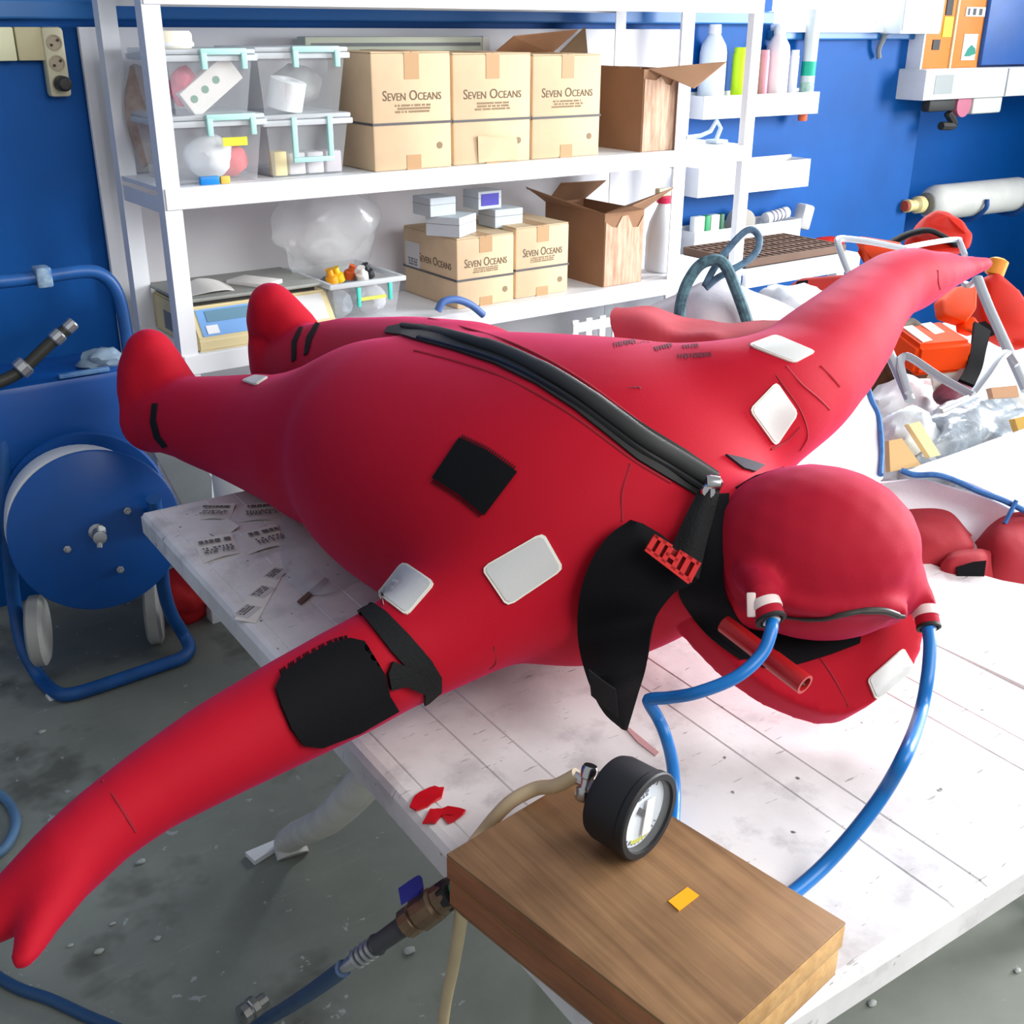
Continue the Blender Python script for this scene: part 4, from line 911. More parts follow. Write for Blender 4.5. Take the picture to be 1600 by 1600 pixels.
t7 = open_carton(x0, x1, Y2-.01, .34, LT, h7, 'open brown carton with a pale torn front on the lower shelf', [
    [(x0+.004, Y2-.01, LT+h7), (x1, Y2-.01, LT+h7), (x1+.075, Y2-.075, LT+h7+.075), (x0+.06, Y2-.085, LT+h7+.03)],
    [(x0-.10, Y2+.31, LT+h7+.055), (x0, Y2+.02, LT+h7), (x0, Y2+.33, LT+h7), (x0-.09, Y2+.33, LT+h7+.06)],
    [(x0, Y2+.32, LT+h7), (x1, Y2+.32, LT+h7), (x1+.03, Y2+.24, LT+h7+.07), (x0, Y2+.24, LT+h7+.075)]])
torn_face(t7, x0+.004, x1-.004, Y2-.0105, LT, LT+h7, 2)
# white jug
pj = at(1032, 420, Y=YF+.14); hj = at(1030, 318, Y=YF+.14).z-LT
t = thing('white_jug', (pj.x, YF+.14, LT), 'white plastic spray jug with a red collar next to the open carton', 'jug')
fin('jug_body', lathe(bmesh.new(), [(.055, 0), (.062, .01), (.062, hj*.52), (.052, hj*.72), (.024, hj*.97), (.022, hj)], (pj.x, YF+.14, LT), (0, 0, 1), 24), mat('milky_plastic', (232, 238, 242), .4), t)
fin('collar', lathe(bmesh.new(), [(.026, hj), (.030, hj+.003), (.030, hj+.022), (.022, hj+.026)], (pj.x, YF+.14, LT), (0, 0, 1), 18), mat('magenta_red_cap', (214, 38, 82), .4), t)
fin('trigger_head', bx(bmesh.new(), -.04, .03, -.014, .014, hj+.026, hj+.055, .005, M=Matrix.Translation(V((pj.x, YF+.14, LT)))), mat('cream_trigger', (232, 220, 186), .5), t)
# weighing scale
pl, pr = at(300, 500, Y=YF+.03), at(524, 480, Y=YF+.03)
zs = LT; xs0 = SX0+.055; xs1 = at(521, 480, Y=YF+.03).x; hs = .115
t = thing('weighing_scale', ((xs0+xs1)/2, YF+.2, zs), 'beige bench scale with a blue control panel at the left of the lower shelf', 'scale')
sbe = mat('beige_scale_plastic', (222, 206, 160), .5, var=.08)
bm = bmesh.new(); P = [(YF+.012, 0), (YF+.012, .035), (YF+.075, hs), (YF+.36, hs), (YF+.36, 0)]
A = [bm.verts.new((xs0, y, zs+z)) for y, z in P]; B = [bm.verts.new((xs1, y, zs+z)) for y, z in P]; bm.faces.new(A[::-1]); bm.faces.new(B)
for i in range(5): bm.faces.new((A[i], A[(i+1) % 5], B[(i+1) % 5], B[i]))
bmesh.ops.bevel(bm, geom=bm.edges[:], offset=.006, segments=2, affect='EDGES'); fin('scale_body', bm, sbe, t)
sl_ = V((0, .063, hs-.035)).normalized(); nn = V((0, -sl_.z, sl_.y)); o0 = V((xs0, YF+.012, zs+.035))
def onpanel(a, b, c, d, off, th, name, m): return fin(name, flat(bmesh.new(), [o0+V((x, 0, 0))+sl_*y+nn*off for x, y in ((a, c), (b, c), (b, d), (a, d))], nn, th), m, t, 0)
Wd = xs1-xs0
onpanel(.02, Wd*.62, .008, .092, .0, .002, 'control_panel', mat('light_blue_panel', (120, 166, 220), .4)); onpanel(.045, Wd*.5, .05, .085, .002, .0015, 'display', mat('lcd_grey', (104, 142, 164), .25))
onpanel(.035, .07, .014, .040, .002, .0015, 'key_pad', white_pl); onpanel(Wd*.70, Wd*.95, .008, .092, .0, .002, 'printed_table', mat('panel_grey', (214, 216, 214), .5))
fin('platform', box(xs0-.01, xs1-.01, YF+.075, YF+.365, zs+hs+.012, zs+hs+.024, .005), mat('platform_grey', (150, 152, 146), .45, var=.15), t)
fin('platform_seal', box(xs0+.01, xs1-.03, YF+.09, YF+.35, zs+hs-.002, zs+hs+.012), black_rub, t, 0)
fin('side_label', box(xs0-.0015, xs0, YF+.15, YF+.27, zs+.02, zs+.075), grey_pl, t, 0)
tag(fin('folded_paper', sheet(bmesh.new(), [[(xs0+.02, YF+.11, zs+hs+.025), (xs0+.10, YF+.10, zs+hs+.034), (xs0+.17, YF+.12, zs+hs+.025)], [(xs0+.03, YF+.22, zs+hs+.025), (xs0+.11, YF+.24, zs+hs+.045), (xs0+.18, YF+.22, zs+hs+.025)]], .001, 5, 5, .004, 20), paper), 'crumpled white paper lying on the scale platform', 'paper')
tag(fin('white_packet', box(-.045, .045, -.07, .07, 0, .012, .002, M=rotz((xs0+.25, YF+.17, zs+hs+.0245), .5)), paper), 'thin white packet lying aslant on the scale platform', 'packet')
# lower clear bin with odds and ends
xk0, xk1, _, zk = span(520, 628, 440, 500, YF+.03)
bK = bin_(xk0, xk1, YF+.03, .30, LT, .135, 'open clear bin of yellow fittings between the scale and carton', None, lid=False)
clip_m = mat('bright_mint', (84, 214, 200), .4)
bm = bmesh.new(); bx(bm, xk0+.08, xk0+.092, YF+.02, YF+.03, LT+.06, LT+.12, .002); fin('clip', bm, clip_m, bK); bm = bmesh.new(); bx(bm, xk1-.05, xk1-.038, YF+.02, YF+.03, LT+.07, LT+.125, .002); fin('clip', bm, clip_m, bK)
inside('yellow_strip', box(xk0+.08, xk1-.06, YF+.022, YF+.0265, LT+.078, LT+.088), mat('lime_strip', (220, 226, 96), .5), 'lime yellow strip across the front of the open bin', 'strip')
rd = random.Random(4)
for i, (c, lb) in enumerate((((236, 160, 30), 'amber fitting on top of the open bin of odds and ends'), ((238, 196, 24), 'yellow fitting beside the amber one in the open bin'), ((196, 84, 30), 'rust orange fitting at the back of the open bin'), ((240, 238, 236), 'white round fitting among the yellow ones in the bin'), ((34, 36, 40), 'black fitting at the right inside the open bin'), ((150, 160, 170), 'grey fitting low in the open clear bin'), ((206, 208, 214), 'pale packet low in the open clear bin'))):
    cx = xk0+.05+.035*i if i < 5 else xk0+.06+.12*(i-5); cz = LT+.125 if i < 5 else LT+.055
    bm = bmesh.new(); lathe(bm, [(.010, 0), (.019, .005), (.019, .028), (.011, .033), (.010, .05), (.013, .052)], (cx, YF+.12+.02*(i % 3), cz-.01), (rd.random()-.5, -.6*rd.random(), .6+rd.random()), 12)
    if i > 4: bm.free(); bm = blob(bmesh.new(), (cx, YF+.13, cz), (.05, .06, .045), .2, 2, i, 3)
    inside('pipe_fitting' if i < 5 else 'packet', bm, mat('odd_%d' % i, c, .5), lb, 'fitting' if i < 5 else 'packet')
inside('odds_filling', blob(bmesh.new(), ((xk0+xk1)/2, YF+.2, LT+.066), ((xk1-xk0)*.40, .11, .06), .12, 3, 21, 3), mat('grey_odds', (158, 164, 170), .6, rgb2=(96, 102, 110), scale=25), 'grey jumble of small parts filling the open bin', 'parts')
bpy.data.objects['odds_filling']['kind'] = 'stuff'
# clear bag standing behind the bin
pbg = at(520, 395, Y=YF+.22)
inside('plastic_bag', blob(bmesh.new(), (pbg.x, YF+.25, LT+.145+.125), (.175, .085, .155), .22, 1.6, 31, 4), bagm, 'puffed clear plastic bag standing behind the open bin', 'bag')
# blue hose end poking up behind the suit
hose('strap_loop', [at(u, v, Y=YF-.05) for u, v in ((684, 486), (692, 472), (712, 468), (735, 476), (755, 492))], .012, mat('dull_blue', (74, 108, 170), .5), 'small dull blue looped handle in front of the lower shelf', 'handle')
# below the lower shelf
xs = span(900, 1060, 470, 520, YF+.03)
t = thing('slatted_crate', ((xs[0]+xs[1])/2, YF+.17, .175), 'white slatted crate on the bottom shelf under the open carton', 'crate')
zcr = .56
fin('crate_floor', box(xs[0], xs[1], YF+.03, YF+.33, .175, .19), white_pl, t, 0)
n = 9
for i in range(n):
    xx = xs[0]+(xs[1]-xs[0])*i/(n-1); fin('slat', box(xx-.014, xx+.014, YF+.03, YF+.04, .19, .745, .002), white_pl, t, 0)
fin('crate_rim', box(xs[0]-.014, xs[1]+.014, YF+.026, YF+.034, .70, .735, .002), white_pl, t, 0)
inside('black_parts', blob(bmesh.new(), (xs[0]-.20, YF+.2, .175+.2), (.16, .12, .21), .25, 2.5, 41, 4), mat('dark_parts', (40, 42, 46), .6, rgb2=(120, 124, 128), scale=14), 'dark jumbled gear on the bottom shelf beside the slatted crate', 'gear')
# grey sheets and a white carton low at the left end
inside('grey_sheet', flat(bmesh.new(), [at(u, v, Y=YF-.03) for u, v in ((236, 700), (292, 690), (330, 745), (330, 800), (290, 800))], (0, -1, 0), .006), mat('grey_steel_sheet', (128, 134, 138), .5, var=.15), 'grey metal sheet leaning at the foot of the shelving', 'sheet')
inside('white_drum', lathe(bmesh.new(), [(.10, 0), (.11, .01), (.11, .42), (.10, .43), (0, .43)], (SX0+.20, YF+.18, .175), (0, 0, 1), 28), white_pl, 'white plastic drum on the bottom shelf behind the raised leg', 'drum')
inside('white_crate', box(SX0+.34, SX0+.60, YF+.03, YF+.33, .175, .66, .006), white_pl, 'plain white crate on the bottom shelf beside the drum', 'crate')

# ------------------------------------------------------------------ trays on the wall
def tray(uL, uR, vT, vB, label, hooks=True):
    yf = WY-.115; x0, x1, z0, z1 = span(uL, uR, vT, vB, yf)
    t = thing('wall_tray', ((x0+x1)/2, WY-.06, z0), label, 'tray', 'white trays on the blue wall'); th = .004
    fin('tray_floor', box(x0, x1, yf, WY-.002, z0, z0+th), white_pl, t, 0)
    fin('tray_front', box(x0, x1, yf, yf+th, z0+th, z1, .001), white_pl, t, 0)
    for xx in (x0, x1-th): fin('tray_end', box(xx, xx+th, yf+th, WY-.002, z0+th, z1, .001), white_pl, t, 0)
    fin('tray_back', box(x0+th, x1-th, WY-.006, WY-.002, z0+th, z1+.01), white_pl, t, 0)
    return x0, x1, yf, z0+th, z1
a = tray(1100, 1279, 147, 182, 'top white wall tray, holding bottles')
b = tray(1092, 1264, 256, 300, 'middle white wall tray under the bottles')
c = tray(1085, 1249, 353, 396, 'bottom white wall tray with a roll and packets')
yt = WY-.06
def bottle(u, hw, vT, label, m, z, neck=True, cat='bottle', name='bottle'):
    p = at(u, 120, Y=yt); k = (p-CAM).dot(FW)/FOC; r = hw*k; H = at(u, vT, Y=yt).z-z
    t = thing(name, (p.x, yt, z), label, cat)
    pr = [(r*.9, 0), (r, .006), (r, H*.70), (r*.9, H*.78), (r*.42, H*.90), (r*.40, H*.93)] if neck else [(r*.95, 0), (r, .005), (r, H*.90), (r*.8, H*.94)]
    fin('bottle_body', lathe(bmesh.new(), pr, (p.x, yt, z), (0, 0, 1), 22), m, t)
    fin('cap', lathe(bmesh.new(), ([(r*.46, H*.90), (r*.48, H*.91), (r*.44, H), (0, H)] if neck else [(r*.9, H*.86), (r*.92, H*.87), (r*.88, H), (0, H)]), (p.x, yt, z), (0, 0, 1), 18), m if not neck else white_pl, t)
    return p, r, H
milk = mat('milky_bottle', (226, 238, 246), .35)
bottle(1112, 21, 38, 'large milky white bottle on the top wall tray', milk, a[3])
bottle(1156, 13, 74, 'lime yellow bottle on the top wall tray', mat('lime_bottle', (196, 236, 20), .4), a[3], False)
bottle(1212, 19, 40, 'pinkish white bottle on the top wall tray beside the rack post', mat('pinkish_bottle', (236, 224, 230), .35), a[3])
bottle(1192, 8, 78, 'small pink bottle half hidden by the rack post', mat('pink_bottle', (226, 150, 170), .4), a[3], False)
bottle(1239, 7, 78, 'slim white tube beside the pinkish bottle', mat('slim_white', (226, 232, 236), .4), a[3], False, 'tube', 'sealant_tube')
p, r, H = bottle(1262, 11, 14, 'tall clear tube with a green band on the top wall tray', mat('clear_tube', (206, 216, 216), .3), a[3], False, 'tube', 'tall_tube')
tt_ = bpy.data.objects['tall_tube']
fin('green_band', lathe(bmesh.new(), [(r*1.02, H*.36), (r*1.02, H*.50)], (p.x, yt, a[3]), (0, 0, 1), 20), mat('green_band', (20, 170, 140), .5), tt_, 0)
fin('green_print', lathe(bmesh.new(), [(r*1.02, H*.10), (r*1.02, H*.30)], (p.x, yt, a[3]), (0, 0, 1), 20), mat('green_print', (120, 190, 160), .5, rgb2=(215, 220, 220), scale=60), tt_, 0)
po = at(1254, 183, Y=yt); inside('orange_plug', lathe(bmesh.new(), [(.018, 0), (.02, .004), (.02, .026), (.016, .03)], (po.x, yt, a[3]-.037), (0, 0, 1), 16), mat('orange_plug', (226, 104, 60), .5), 'orange plug under the right end of the top wall tray', 'plug')
# items in the middle and bottom trays
for i, (u, v, sx, sz, lb) in enumerate(((1218, 254, .07, .05, 'grey folded card standing in the middle wall tray'), (1232, 252, .05, .045, 'crumpled clear wrapper in the middle wall tray'))):
    q = at(u, v, Y=WY-.07); inside('folded_card', blob(bmesh.new(), (q.x+i*.03, WY-.06, b[3]+sz), (sx*.7, .03, sz), .25, 2, 50+i, 3), mat('card_grey_%d' % i, (186+i*20, 192+i*18, 196+i*16), .5), lb, 'card')
q = at(1085, 350, Y=WY-.06); xg = c[0]+.06
for i, (sx, col, lb) in enumerate(((.06, (232, 238, 236), 'white packet at the left end of the bottom wall tray'), (.03, (20, 150, 90), 'green packet beside the white one in the bottom tray'), (.05, (226, 234, 232), 'white packet right of the green one in the bottom tray'), (.025, (16, 96, 60), 'dark green packet by the roll in the bottom tray'))):
    inside('packet', box(xg-.03, xg-.03+sx, WY-.08, WY-.05, c[3], c[4]+.055, .003), mat('pk_%d' % i, col, .5), lb, 'packet'); xg += sx+.004
q = at(1140, 350, Y=WY-.06); inside('tape_roll', lathe(bmesh.new(), [(.025, 0), (.06, .002), (.06, .05), (.025, .052)], (q.x+.06, WY-.085, c[4]+.005), (.25, 1, .1), 24), mat('grey_roll', (196, 192, 184), .6), 'grey roll lying in the bottom wall tray beside the packets', 'roll')
q = at(1206, 345, Y=WY-.06); tk = thing('cartridge', (q.x, WY-.06, c[4]), 'white lettered cartridge lying across the bottom wall tray', 'cartridge')
fin('cartridge_body', lathe(bmesh.new(), [(.02, 0), (.026, .004), (.026, .14), (.02, .146)], (q.x-.06, WY-.07, c[4]+.01), (1, 0, .12), 16), white_pl, tk)
bm = bmesh.new()
for i in range(4): lathe(bm, [(.0265, .03+.024*i), (.0265, .040+.024*i)], (q.x-.06, WY-.07, c[4]+.01), (1, 0, .12), 16)
fin('cartridge_print', bm, mat('grey_violet_ink', (120, 120, 140), .6), tk, 0)
q = at(1252, 338, Y=WY-.06); inside('grey_socket', bx(bmesh.new(), -.035, .035, -.03, .03, -.055, .055, .012, M=Matrix.Translation(V((q.x, WY-.07, q.z))) @ Matrix.Rotation(.25, 4, 'Y')), mat('socket_grey', (190, 192, 194), .5), 'grey socket hanging at the right end of the bottom wall tray', 'socket')
q = at(1120, 215, Y=YF+.12); t = thing('small_clamp', (q.x, YF+.12, MT), 'pale blue clamp tool lying on the narrow rack', 'clamp')
fin('clamp_bar', tube(bmesh.new(), [at(u, v, Y=YF+.12) for u, v in ((1072, 215), (1095, 212), (1110, 205), (1120, 188), (1126, 200), (1116, 226))], .008, 8, sm=False), mat('pale_blue_tool', (196, 216, 230), .4), t)
fin('clamp_base', box(q.x-.03, q.x+.03, YF+.09, YF+.15, MT-.0, MT+.012, .002), mat('pale_blue_tool', (196, 216, 230)), t)
# ------------------------------------------------------------------ left: sockets and the hose reel cart
yw = WY-.001
def wbox(name, uL, uR, vT, vB, d, m, parent, Y=WY, bev=.004):
    x0, x1, z0, z1 = span(uL, uR, vT, vB, Y-d); return fin(name, box(x0, x1, Y-d, Y-.001, z0, z1, bev), m, parent)
x0, x1, z0, z1 = span(-60, 68, 42, 96, WY-.04)
t = thing('junction_box', ((x0+x1)/2, WY-.02, z0), 'cream double switch box beside the power socket strip on the blue wall', 'switch')
wbox('box_cover', -60, 24, 42, 96, .04, mat('cream_yellow', (212, 212, 176), .5), t); wbox('box_cover', 26, 68, 42, 95, .036, mat('cream_tan', (196, 188, 150), .5), t)
x0, x1, z0, z1 = span(72, 106, 42, 152, WY-.045)
t = thing('socket_strip', ((x0+x1)/2, WY-.02, z0), 'cream three-way power socket strip on the blue wall with a black plug', 'socket')
fin('strip_body', box(x0, x1, WY-.045, WY-.001, z0, z1, .010), cream, t)
H_ = z1-z0; xm = (x0+x1)/2
for i in range(3):
    zc0 = z1-H_*(.22+.29*i); so = fin('socket', lathe(bmesh.new(), [(.021, 0), (.021, .003), (.018, .003), (.017, -.002)], (xm, WY-.0455, zc0), (0, -1, 0), 20), mat('worn_cream', (176, 164, 140), .6), t)
    if i < 2:
        for s in (-1, 1): fin('socket_hole', lathe(bmesh.new(), [(.004, 0), (.004, .001)], (xm+s*.009, WY-.0482, zc0+s*.006), (0, -1, 0), 8), mat('dark_hole', (70, 58, 48), .8), so)
pg = fin('plug', lathe(bmesh.new(), [(.019, 0), (.021, .004), (.020, .035), (.014, .042), (0, .043)], (xm+.002, WY-.047, z1-H_*.80), (0, -1, 0), 18), mat('dark_plug', (46, 46, 42), .5), t)

RY = 2.86
cart = thing('hose_reel_cart', at(150, 1050, Z=0), 'blue steel hose reel cart with a round end disc and two grey wheels', 'cart')
ft = mat('blue_tube_paint', (28, 84, 150), .4, var=.25, scale=12)
fr_ = [at(-120, 448, Y=3.06), at(0, 440, Y=3.06), at(70, 432, Y=3.06), at(130, 424, Y=3.06), at(160, 430, Y=3.06), at(182, 455, Y=3.06), at(194, 500, Y=3.06), at(204, 570, Y=3.05), at(216, 660, Y=3.02)]
fin('frame', tube(bmesh.new(), fr_, .018, 12, n=5), ft, cart)
low = [at(2, 640, Y=3.0), at(8, 800, Y=2.97), at(22, 940, Z=.22), at(36, 1010, Z=.10), at(62, 1058, Z=.022), at(88, 1082, Z=.02), at(115, 1084, Z=.02), at(180, 1064, Z=.02), at(250, 1040, Z=.02), at(284, 1028, Z=.02), at(296, 1012, Z=.03), at(286, 990, Z=.06), at(268, 960, Z=.14), at(256, 920, Z=.24), at(250, 860, Z=.40), at(240, 780, Z=.58)]
fin('base_frame', tube(bmesh.new(), low, .019, 12, n=5), ft, cart)
fin('frame_foot', lathe(bmesh.new(), [(.014, 0), (.018, .004), (.018, .02), (.012, .022)], at(74, 1092, Z=.0), (1, .1, 0), 10), white_pl, cart)
fin('joint_clamp', bx(bmesh.new(), -.02, .02, -.026, .026, -.026, .026, .006, M=Matrix.Translation(at(66, 432, Y=3.06))), mat('chipped_paint', (150, 172, 184), .6, rgb2=(40, 90, 150), scale=40), cart)
# tank body behind the reel
bx0, bx1 = at(-100, 640, Y=2.98).x, at(214, 640, Y=2.98).x
zt0 = at(100, 590, Y=2.98).z; zb_ = at(100, 760, Y=2.98).z
fin('tank', box(bx0, bx1, 2.97, 3.22, zb_-.12, zt0, .02), blue_paint, cart)
fin('tank_lip', box(bx0+.30, bx1-.06, 2.968, 2.985, zt0+.0, zt0+.012, .003), mat('pale_scuffed_blue', (110, 148, 186), .5, rgb2=(60, 110, 170), scale=20), cart)
# reel: front disc, rear disc, white hose between
dc = at(151, 829, Y=2.74); dn = V((-.16, -.95, .12)).normalized(); Rr = .212
fin('reel_disc', lathe(bmesh.new(), [(0, -.006), (Rr-.006, -.006), (Rr, 0), (Rr, .004), (Rr-.006, .008), (0, .008)], dc, dn, 72), blue_paint, cart)
dc2 = at(138, 795, Y=2.91)
fin('rear_disc', lathe(bmesh.new(), [(0, -.006), (Rr-.006, -.006), (Rr, 0), (Rr-.006, .008), (0, .008)], dc2, dn, 64), blue_paint, cart)
fin('wound_hose', lathe(bmesh.new(), [(.15, -.11), (.186, -.10), (.190, -.02), (.184, -.008), (.15, -.006)], dc+V((-.024, 0, .026)), dn, 56), mat('grey_white_hose', (196, 200, 206), .5), cart)
hb_ = dc+dn*.008
bm = bmesh.new(); lathe(bm, [(.020, 0), (.022, .006), (.014, .012), (.012, .05), (.017, .052), (.017, .064), (.010, .066)], hb_, dn, 12); tube(bm, [hb_+dn*.055+UP*.028, hb_+dn*.057, hb_+dn*.055-UP*.026], .007, 8, sm=False); fin('axle_hub', bm, steel, cart)
for u, v in ((103, 852), (200, 800), (192, 898)):
    p = at(u, v, t=(dc-CAM).dot(FW)); p = p-dn*((p-dc).dot(dn)-.008); fin('disc_bolt', lathe(bmesh.new(), [(.010, 0), (.010, .006), (.005, .007), (.005, .018), (0, .019)], p, dn, 6), steel, cart, 20)
fin('axle_pin', tube(bmesh.new(), [hb_, dc2], .02, 10, sm=False), steel, cart)
wm = mat('grey_tyre', (170, 170, 166), .6, var=.15)
for (u, v, Y) in ((60, 985, 2.93), (240, 955, 2.98)):
    p = at(u, v, Y=Y); a = V((.93, -.36, 0)); wh = fin('wheel', lathe(bmesh.new(), [(.05, -.02), (.085, -.022), (.098, -.014), (.098, .014), (.085, .022), (.05, .02)], p, a, 36), wm, cart)
    fin('wheel_hub', lathe(bmesh.new(), [(.0, -.016), (.05, -.016), (.05, .016), (.0, .016)], p, a, 20), black_pl, wh)
# dark hose end with fittings lying on the tank
hp = [at(u, v, Y=2.96) for u, v in ((-40, 612), (10, 592), (34, 578), (66, 548), (92, 524), (110, 510))]
t = thing('nozzle_lance', hp[0], 'dark hose lance with steel fittings lying on top of the blue tank', 'lance')
fin('lance_pipe', tube(bmesh.new(), hp, .016, 12), mat('dark_olive_rubber', (44, 44, 38), .5), t)
for (u, v, r) in ((36, 574, .026), (90, 526, .020), (110, 509, .017)):
    fin('fitting', lathe(bmesh.new(), [(r*.8, -.016), (r, -.012), (r, .010), (r*.8, .014)], at(u, v, Y=2.957), hp[4]-hp[3], 12), steel, t, 20)
inside('grey_rag', blob(bmesh.new(), at(158, 562, Y=3.04), (.06, .04, .03), .3, 2, 61, 3), mat('grey_rag', (118, 138, 156), .8), 'small grey rag lying on the blue tank near the red foot', 'rag')
rp_ = at(293, 965, Z=.0); bm = blob(bmesh.new(), (rp_.x, rp_.y, .085), (.095, .075, .09), .2, 2, 62, 4)
inside('red_bag', bm, mat('bright_red_cloth', (186, 22, 30), .7, bump=.2, bscale=20), 'crumpled red bag lying on the floor behind the reel cart', 'bag')
# debris on the floor
strips = [((384, 1338), (436, 1316), (441, 1325), (398, 1352), 'white plastic strip on the floor left of the table leg'), ((506, 1300), (540, 1274), (546, 1278), (520, 1303), 'white scrap on the floor behind the table leg')]
for *P, lb in strips: tag(fin('floor_strip', flat(bmesh.new(), [at(u, v, Z=.001) for u, v in P], (0, 0, 1), .012), white_pl, None, 0), lb, 'strip')
CHIP = ('pale chip on the floor just below the reel cart frame', 'largest pale chip on the floor under the red forearm', 'tiny pale chip on the floor below the red wrist', 'pale chip on the floor between the thumb and the forearm', 'pale chip on the floor under the ball valve', 'pale chip on the floor nearest the red thumb', 'pale chip on the floor half way between thumb and valve', 'pale chip on the floor below the near table edge', 'pale chip on the floor at the right under the near table edge')
for i, (u, v, r) in enumerate(((66, 1143, .012), (220, 1346, .014), (176, 1443, .008), (155, 1486, .012), (640, 1485, .016), (110, 1477, .008), (246, 1466, .010), (1363, 1567, .013), (1590, 1516, .010))):
    r *= .8; p = at(u, v, Z=r*.4); tag(fin('paint_chip', blob(bmesh.new(), p, (r, r*.7, r*.4), .3, 2, 70+i, 2), mat('chip_grey', (168, 172, 168), .8), None), CHIP[i], 'debris', 'chips on the floor')

# ------------------------------------------------------------------ right: wall fittings
RW = WY+.25
x0, x1, z0, z1 = span(1414, 1477, -60, 53, WY-.14)
t = thing('electrical_box', ((x0+x1)/2, WY-.07, z0), 'white electrical box on the wall next to the window', 'box')
fin('box_body', box(x0, x1, WY-.14, WY-.001, z0, z1, .006), mat('box_white', (222, 228, 222), .5), t); fin('box_door', box(x0+.008, x1-.008, WY-.146, WY-.14, z0+.012, z1-.01, .003), white_paint, t)
fin('cable_gland', tube(bmesh.new(), [(x0+.02, WY-.05, z0), (x0+.01, WY-.03, z0-.06), (x0+.03, WY-.02, z0-.10)], .012, 8), grey_pl, t)
YR = WY-.05
x0, x1, z0, z1 = span(1446, 1740, 105, 150, YR-.10); x1 = min(x1, 6.98)
t = thing('wall_ledge', ((x0+x1)/2, YR, z0), 'white wall ledge under the orange panel and blue cabinet', 'ledge')
fin('ledge_body', box(x0, x1, YR-.10, RW-.002, z0, z1, .008), mat('ledge_white', (206, 208, 210), .5, var=.08), t)
gp = span(1462, 1490, 117, 147, YR-.105); fin('grey_patch', box(gp[0], gp[1], YR-.102, YR-.1, gp[2], gp[3]), mat('ledge_grey', (150, 156, 156), .6), t, 0)
fin('ledge_joint', box(at(1572, 128, Y=YR-.1).x, at(1574, 128, Y=YR-.1).x, YR-.1015, YR-.1, z0+.004, z1-.004), grey_pl, t, 0)
zl = z1
x0, x1, _, z1 = span(1449, 1540, -60, 102, YR-.02)
t = thing('tool_board', ((x0+x1)/2, YR, zl), 'orange tool board standing on the white ledge', 'panel')
orp = mat('orange_board', (206, 122, 44), .6, var=.1)
xd = at(1489, 60, Y=YR-.02).x
for a_, b_ in ((x0, xd-.006), (xd+.006, x1)): fin('board', box(a_, b_, YR-.02, YR+.05, zl, z1, .003), orp, t)
fin('divider', box(xd-.006, xd+.006, YR-.028, YR+.05, zl, z1), mat('pale_divider', (216, 196, 160), .6), t, 0)
fin('board_edge', box(x0-.012, x0, YR-.03, YR+.05, zl, z1), white_pl, t, 0)
for (a, b, c_, d, m, nm) in ((1474, 1488, 26, 58, mat('yellow_tag', (230, 206, 30), .5), 'yellow_tag'), (1457, 1468, 62, 78, black_pl, 'black_square'), (1481, 1491, -30, 24, black_pl, 'black_strip'), (1509, 1539, 11, 26, mat('print_plate', (206, 200, 190), .6), 'name_plate'), (1504, 1525, 53, 94, mat('notice_white', (220, 222, 216), .6), 'notice')):
    q = span(a, b, c_, d, YR-.022); fin(nm, box(q[0], q[1], YR-.0245, YR-.02, q[2], q[3], .001), m, t, 0)
q = span(1512, 1536, 14, 23, YR-.026); fin('plate_print', dashes(bmesh.new(), FRONT(((q[0]+q[1])/2, YR-.0247, (q[2]+q[3])/2)), q[1]-q[0], .028, 1, 9), mat('plate_ink', (70, 74, 84), .6), t, 0)
fin('notice_mark', flat(bmesh.new(), [at(u, v, Y=YR-.0247) for u, v in ((1506, 88), (1512, 76), (1518, 70), (1524, 76), (1524, 84), (1514, 88))], (0, -1, 0), .001), mat('teal_ink', (20, 128, 110), .6), t, 0)
x0, x1, _, z1 = span(1546, 1760, -60, 104, YR-.04); x1 = min(x1, 6.97)
t = thing('blue_cabinet', ((x0+x1)/2, YR, zl), 'blue metal cabinet standing at the right end of the white ledge', 'cabinet')
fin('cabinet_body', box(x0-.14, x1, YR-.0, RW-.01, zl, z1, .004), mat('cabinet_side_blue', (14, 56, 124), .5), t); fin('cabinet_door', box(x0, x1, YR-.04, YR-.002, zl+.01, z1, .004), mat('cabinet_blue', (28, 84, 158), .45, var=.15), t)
zu = at(1500, 152, Y=YR-.06).z
for nm, uL, uR, vB, m, lb, r in (('dark_gadget', 1447, 1488, 174, black_rub, 'dark gadget hanging under the left end of the white ledge', 0), ('pink_reel', 1490, 1512, 174, mat('dusty_pink', (176, 96, 120), .6), 'small round pink reel hanging under the white ledge', 1), ('white_packet', 1515, 1560, 177, mat('dull_white', (196, 198, 192), .6), 'dull white packet hanging under the white ledge', 0)):
    q = span(uL, uR, 153, vB, YR-.06)
    if r: bm = lathe(bmesh.new(), [(0, 0), ((q[1]-q[0])/2, .002), ((q[1]-q[0])/2, .04), (0, .042)], ((q[0]+q[1])/2, YR-.04, (zu+q[2])/2), (0, -1, 0), 20)
    else: bm = box(q[0], q[1], YR-.08, YR-.03, q[2], zu-.002, .012)
    inside(nm, bm, m, lb, nm.split('_')[1])
q = at(1480, 196, Y=YR-.06); inside('black_hook', tube(bmesh.new(), [(q.x, YR-.06, zu-.08), (q.x, YR-.06, q.z+.05), (q.x+.05, YR-.06, q.z), (q.x-.05, YR-.06, q.z)], .02, 8), black_rub, 'black cable hook dangling below the dark gadget', 'hook')
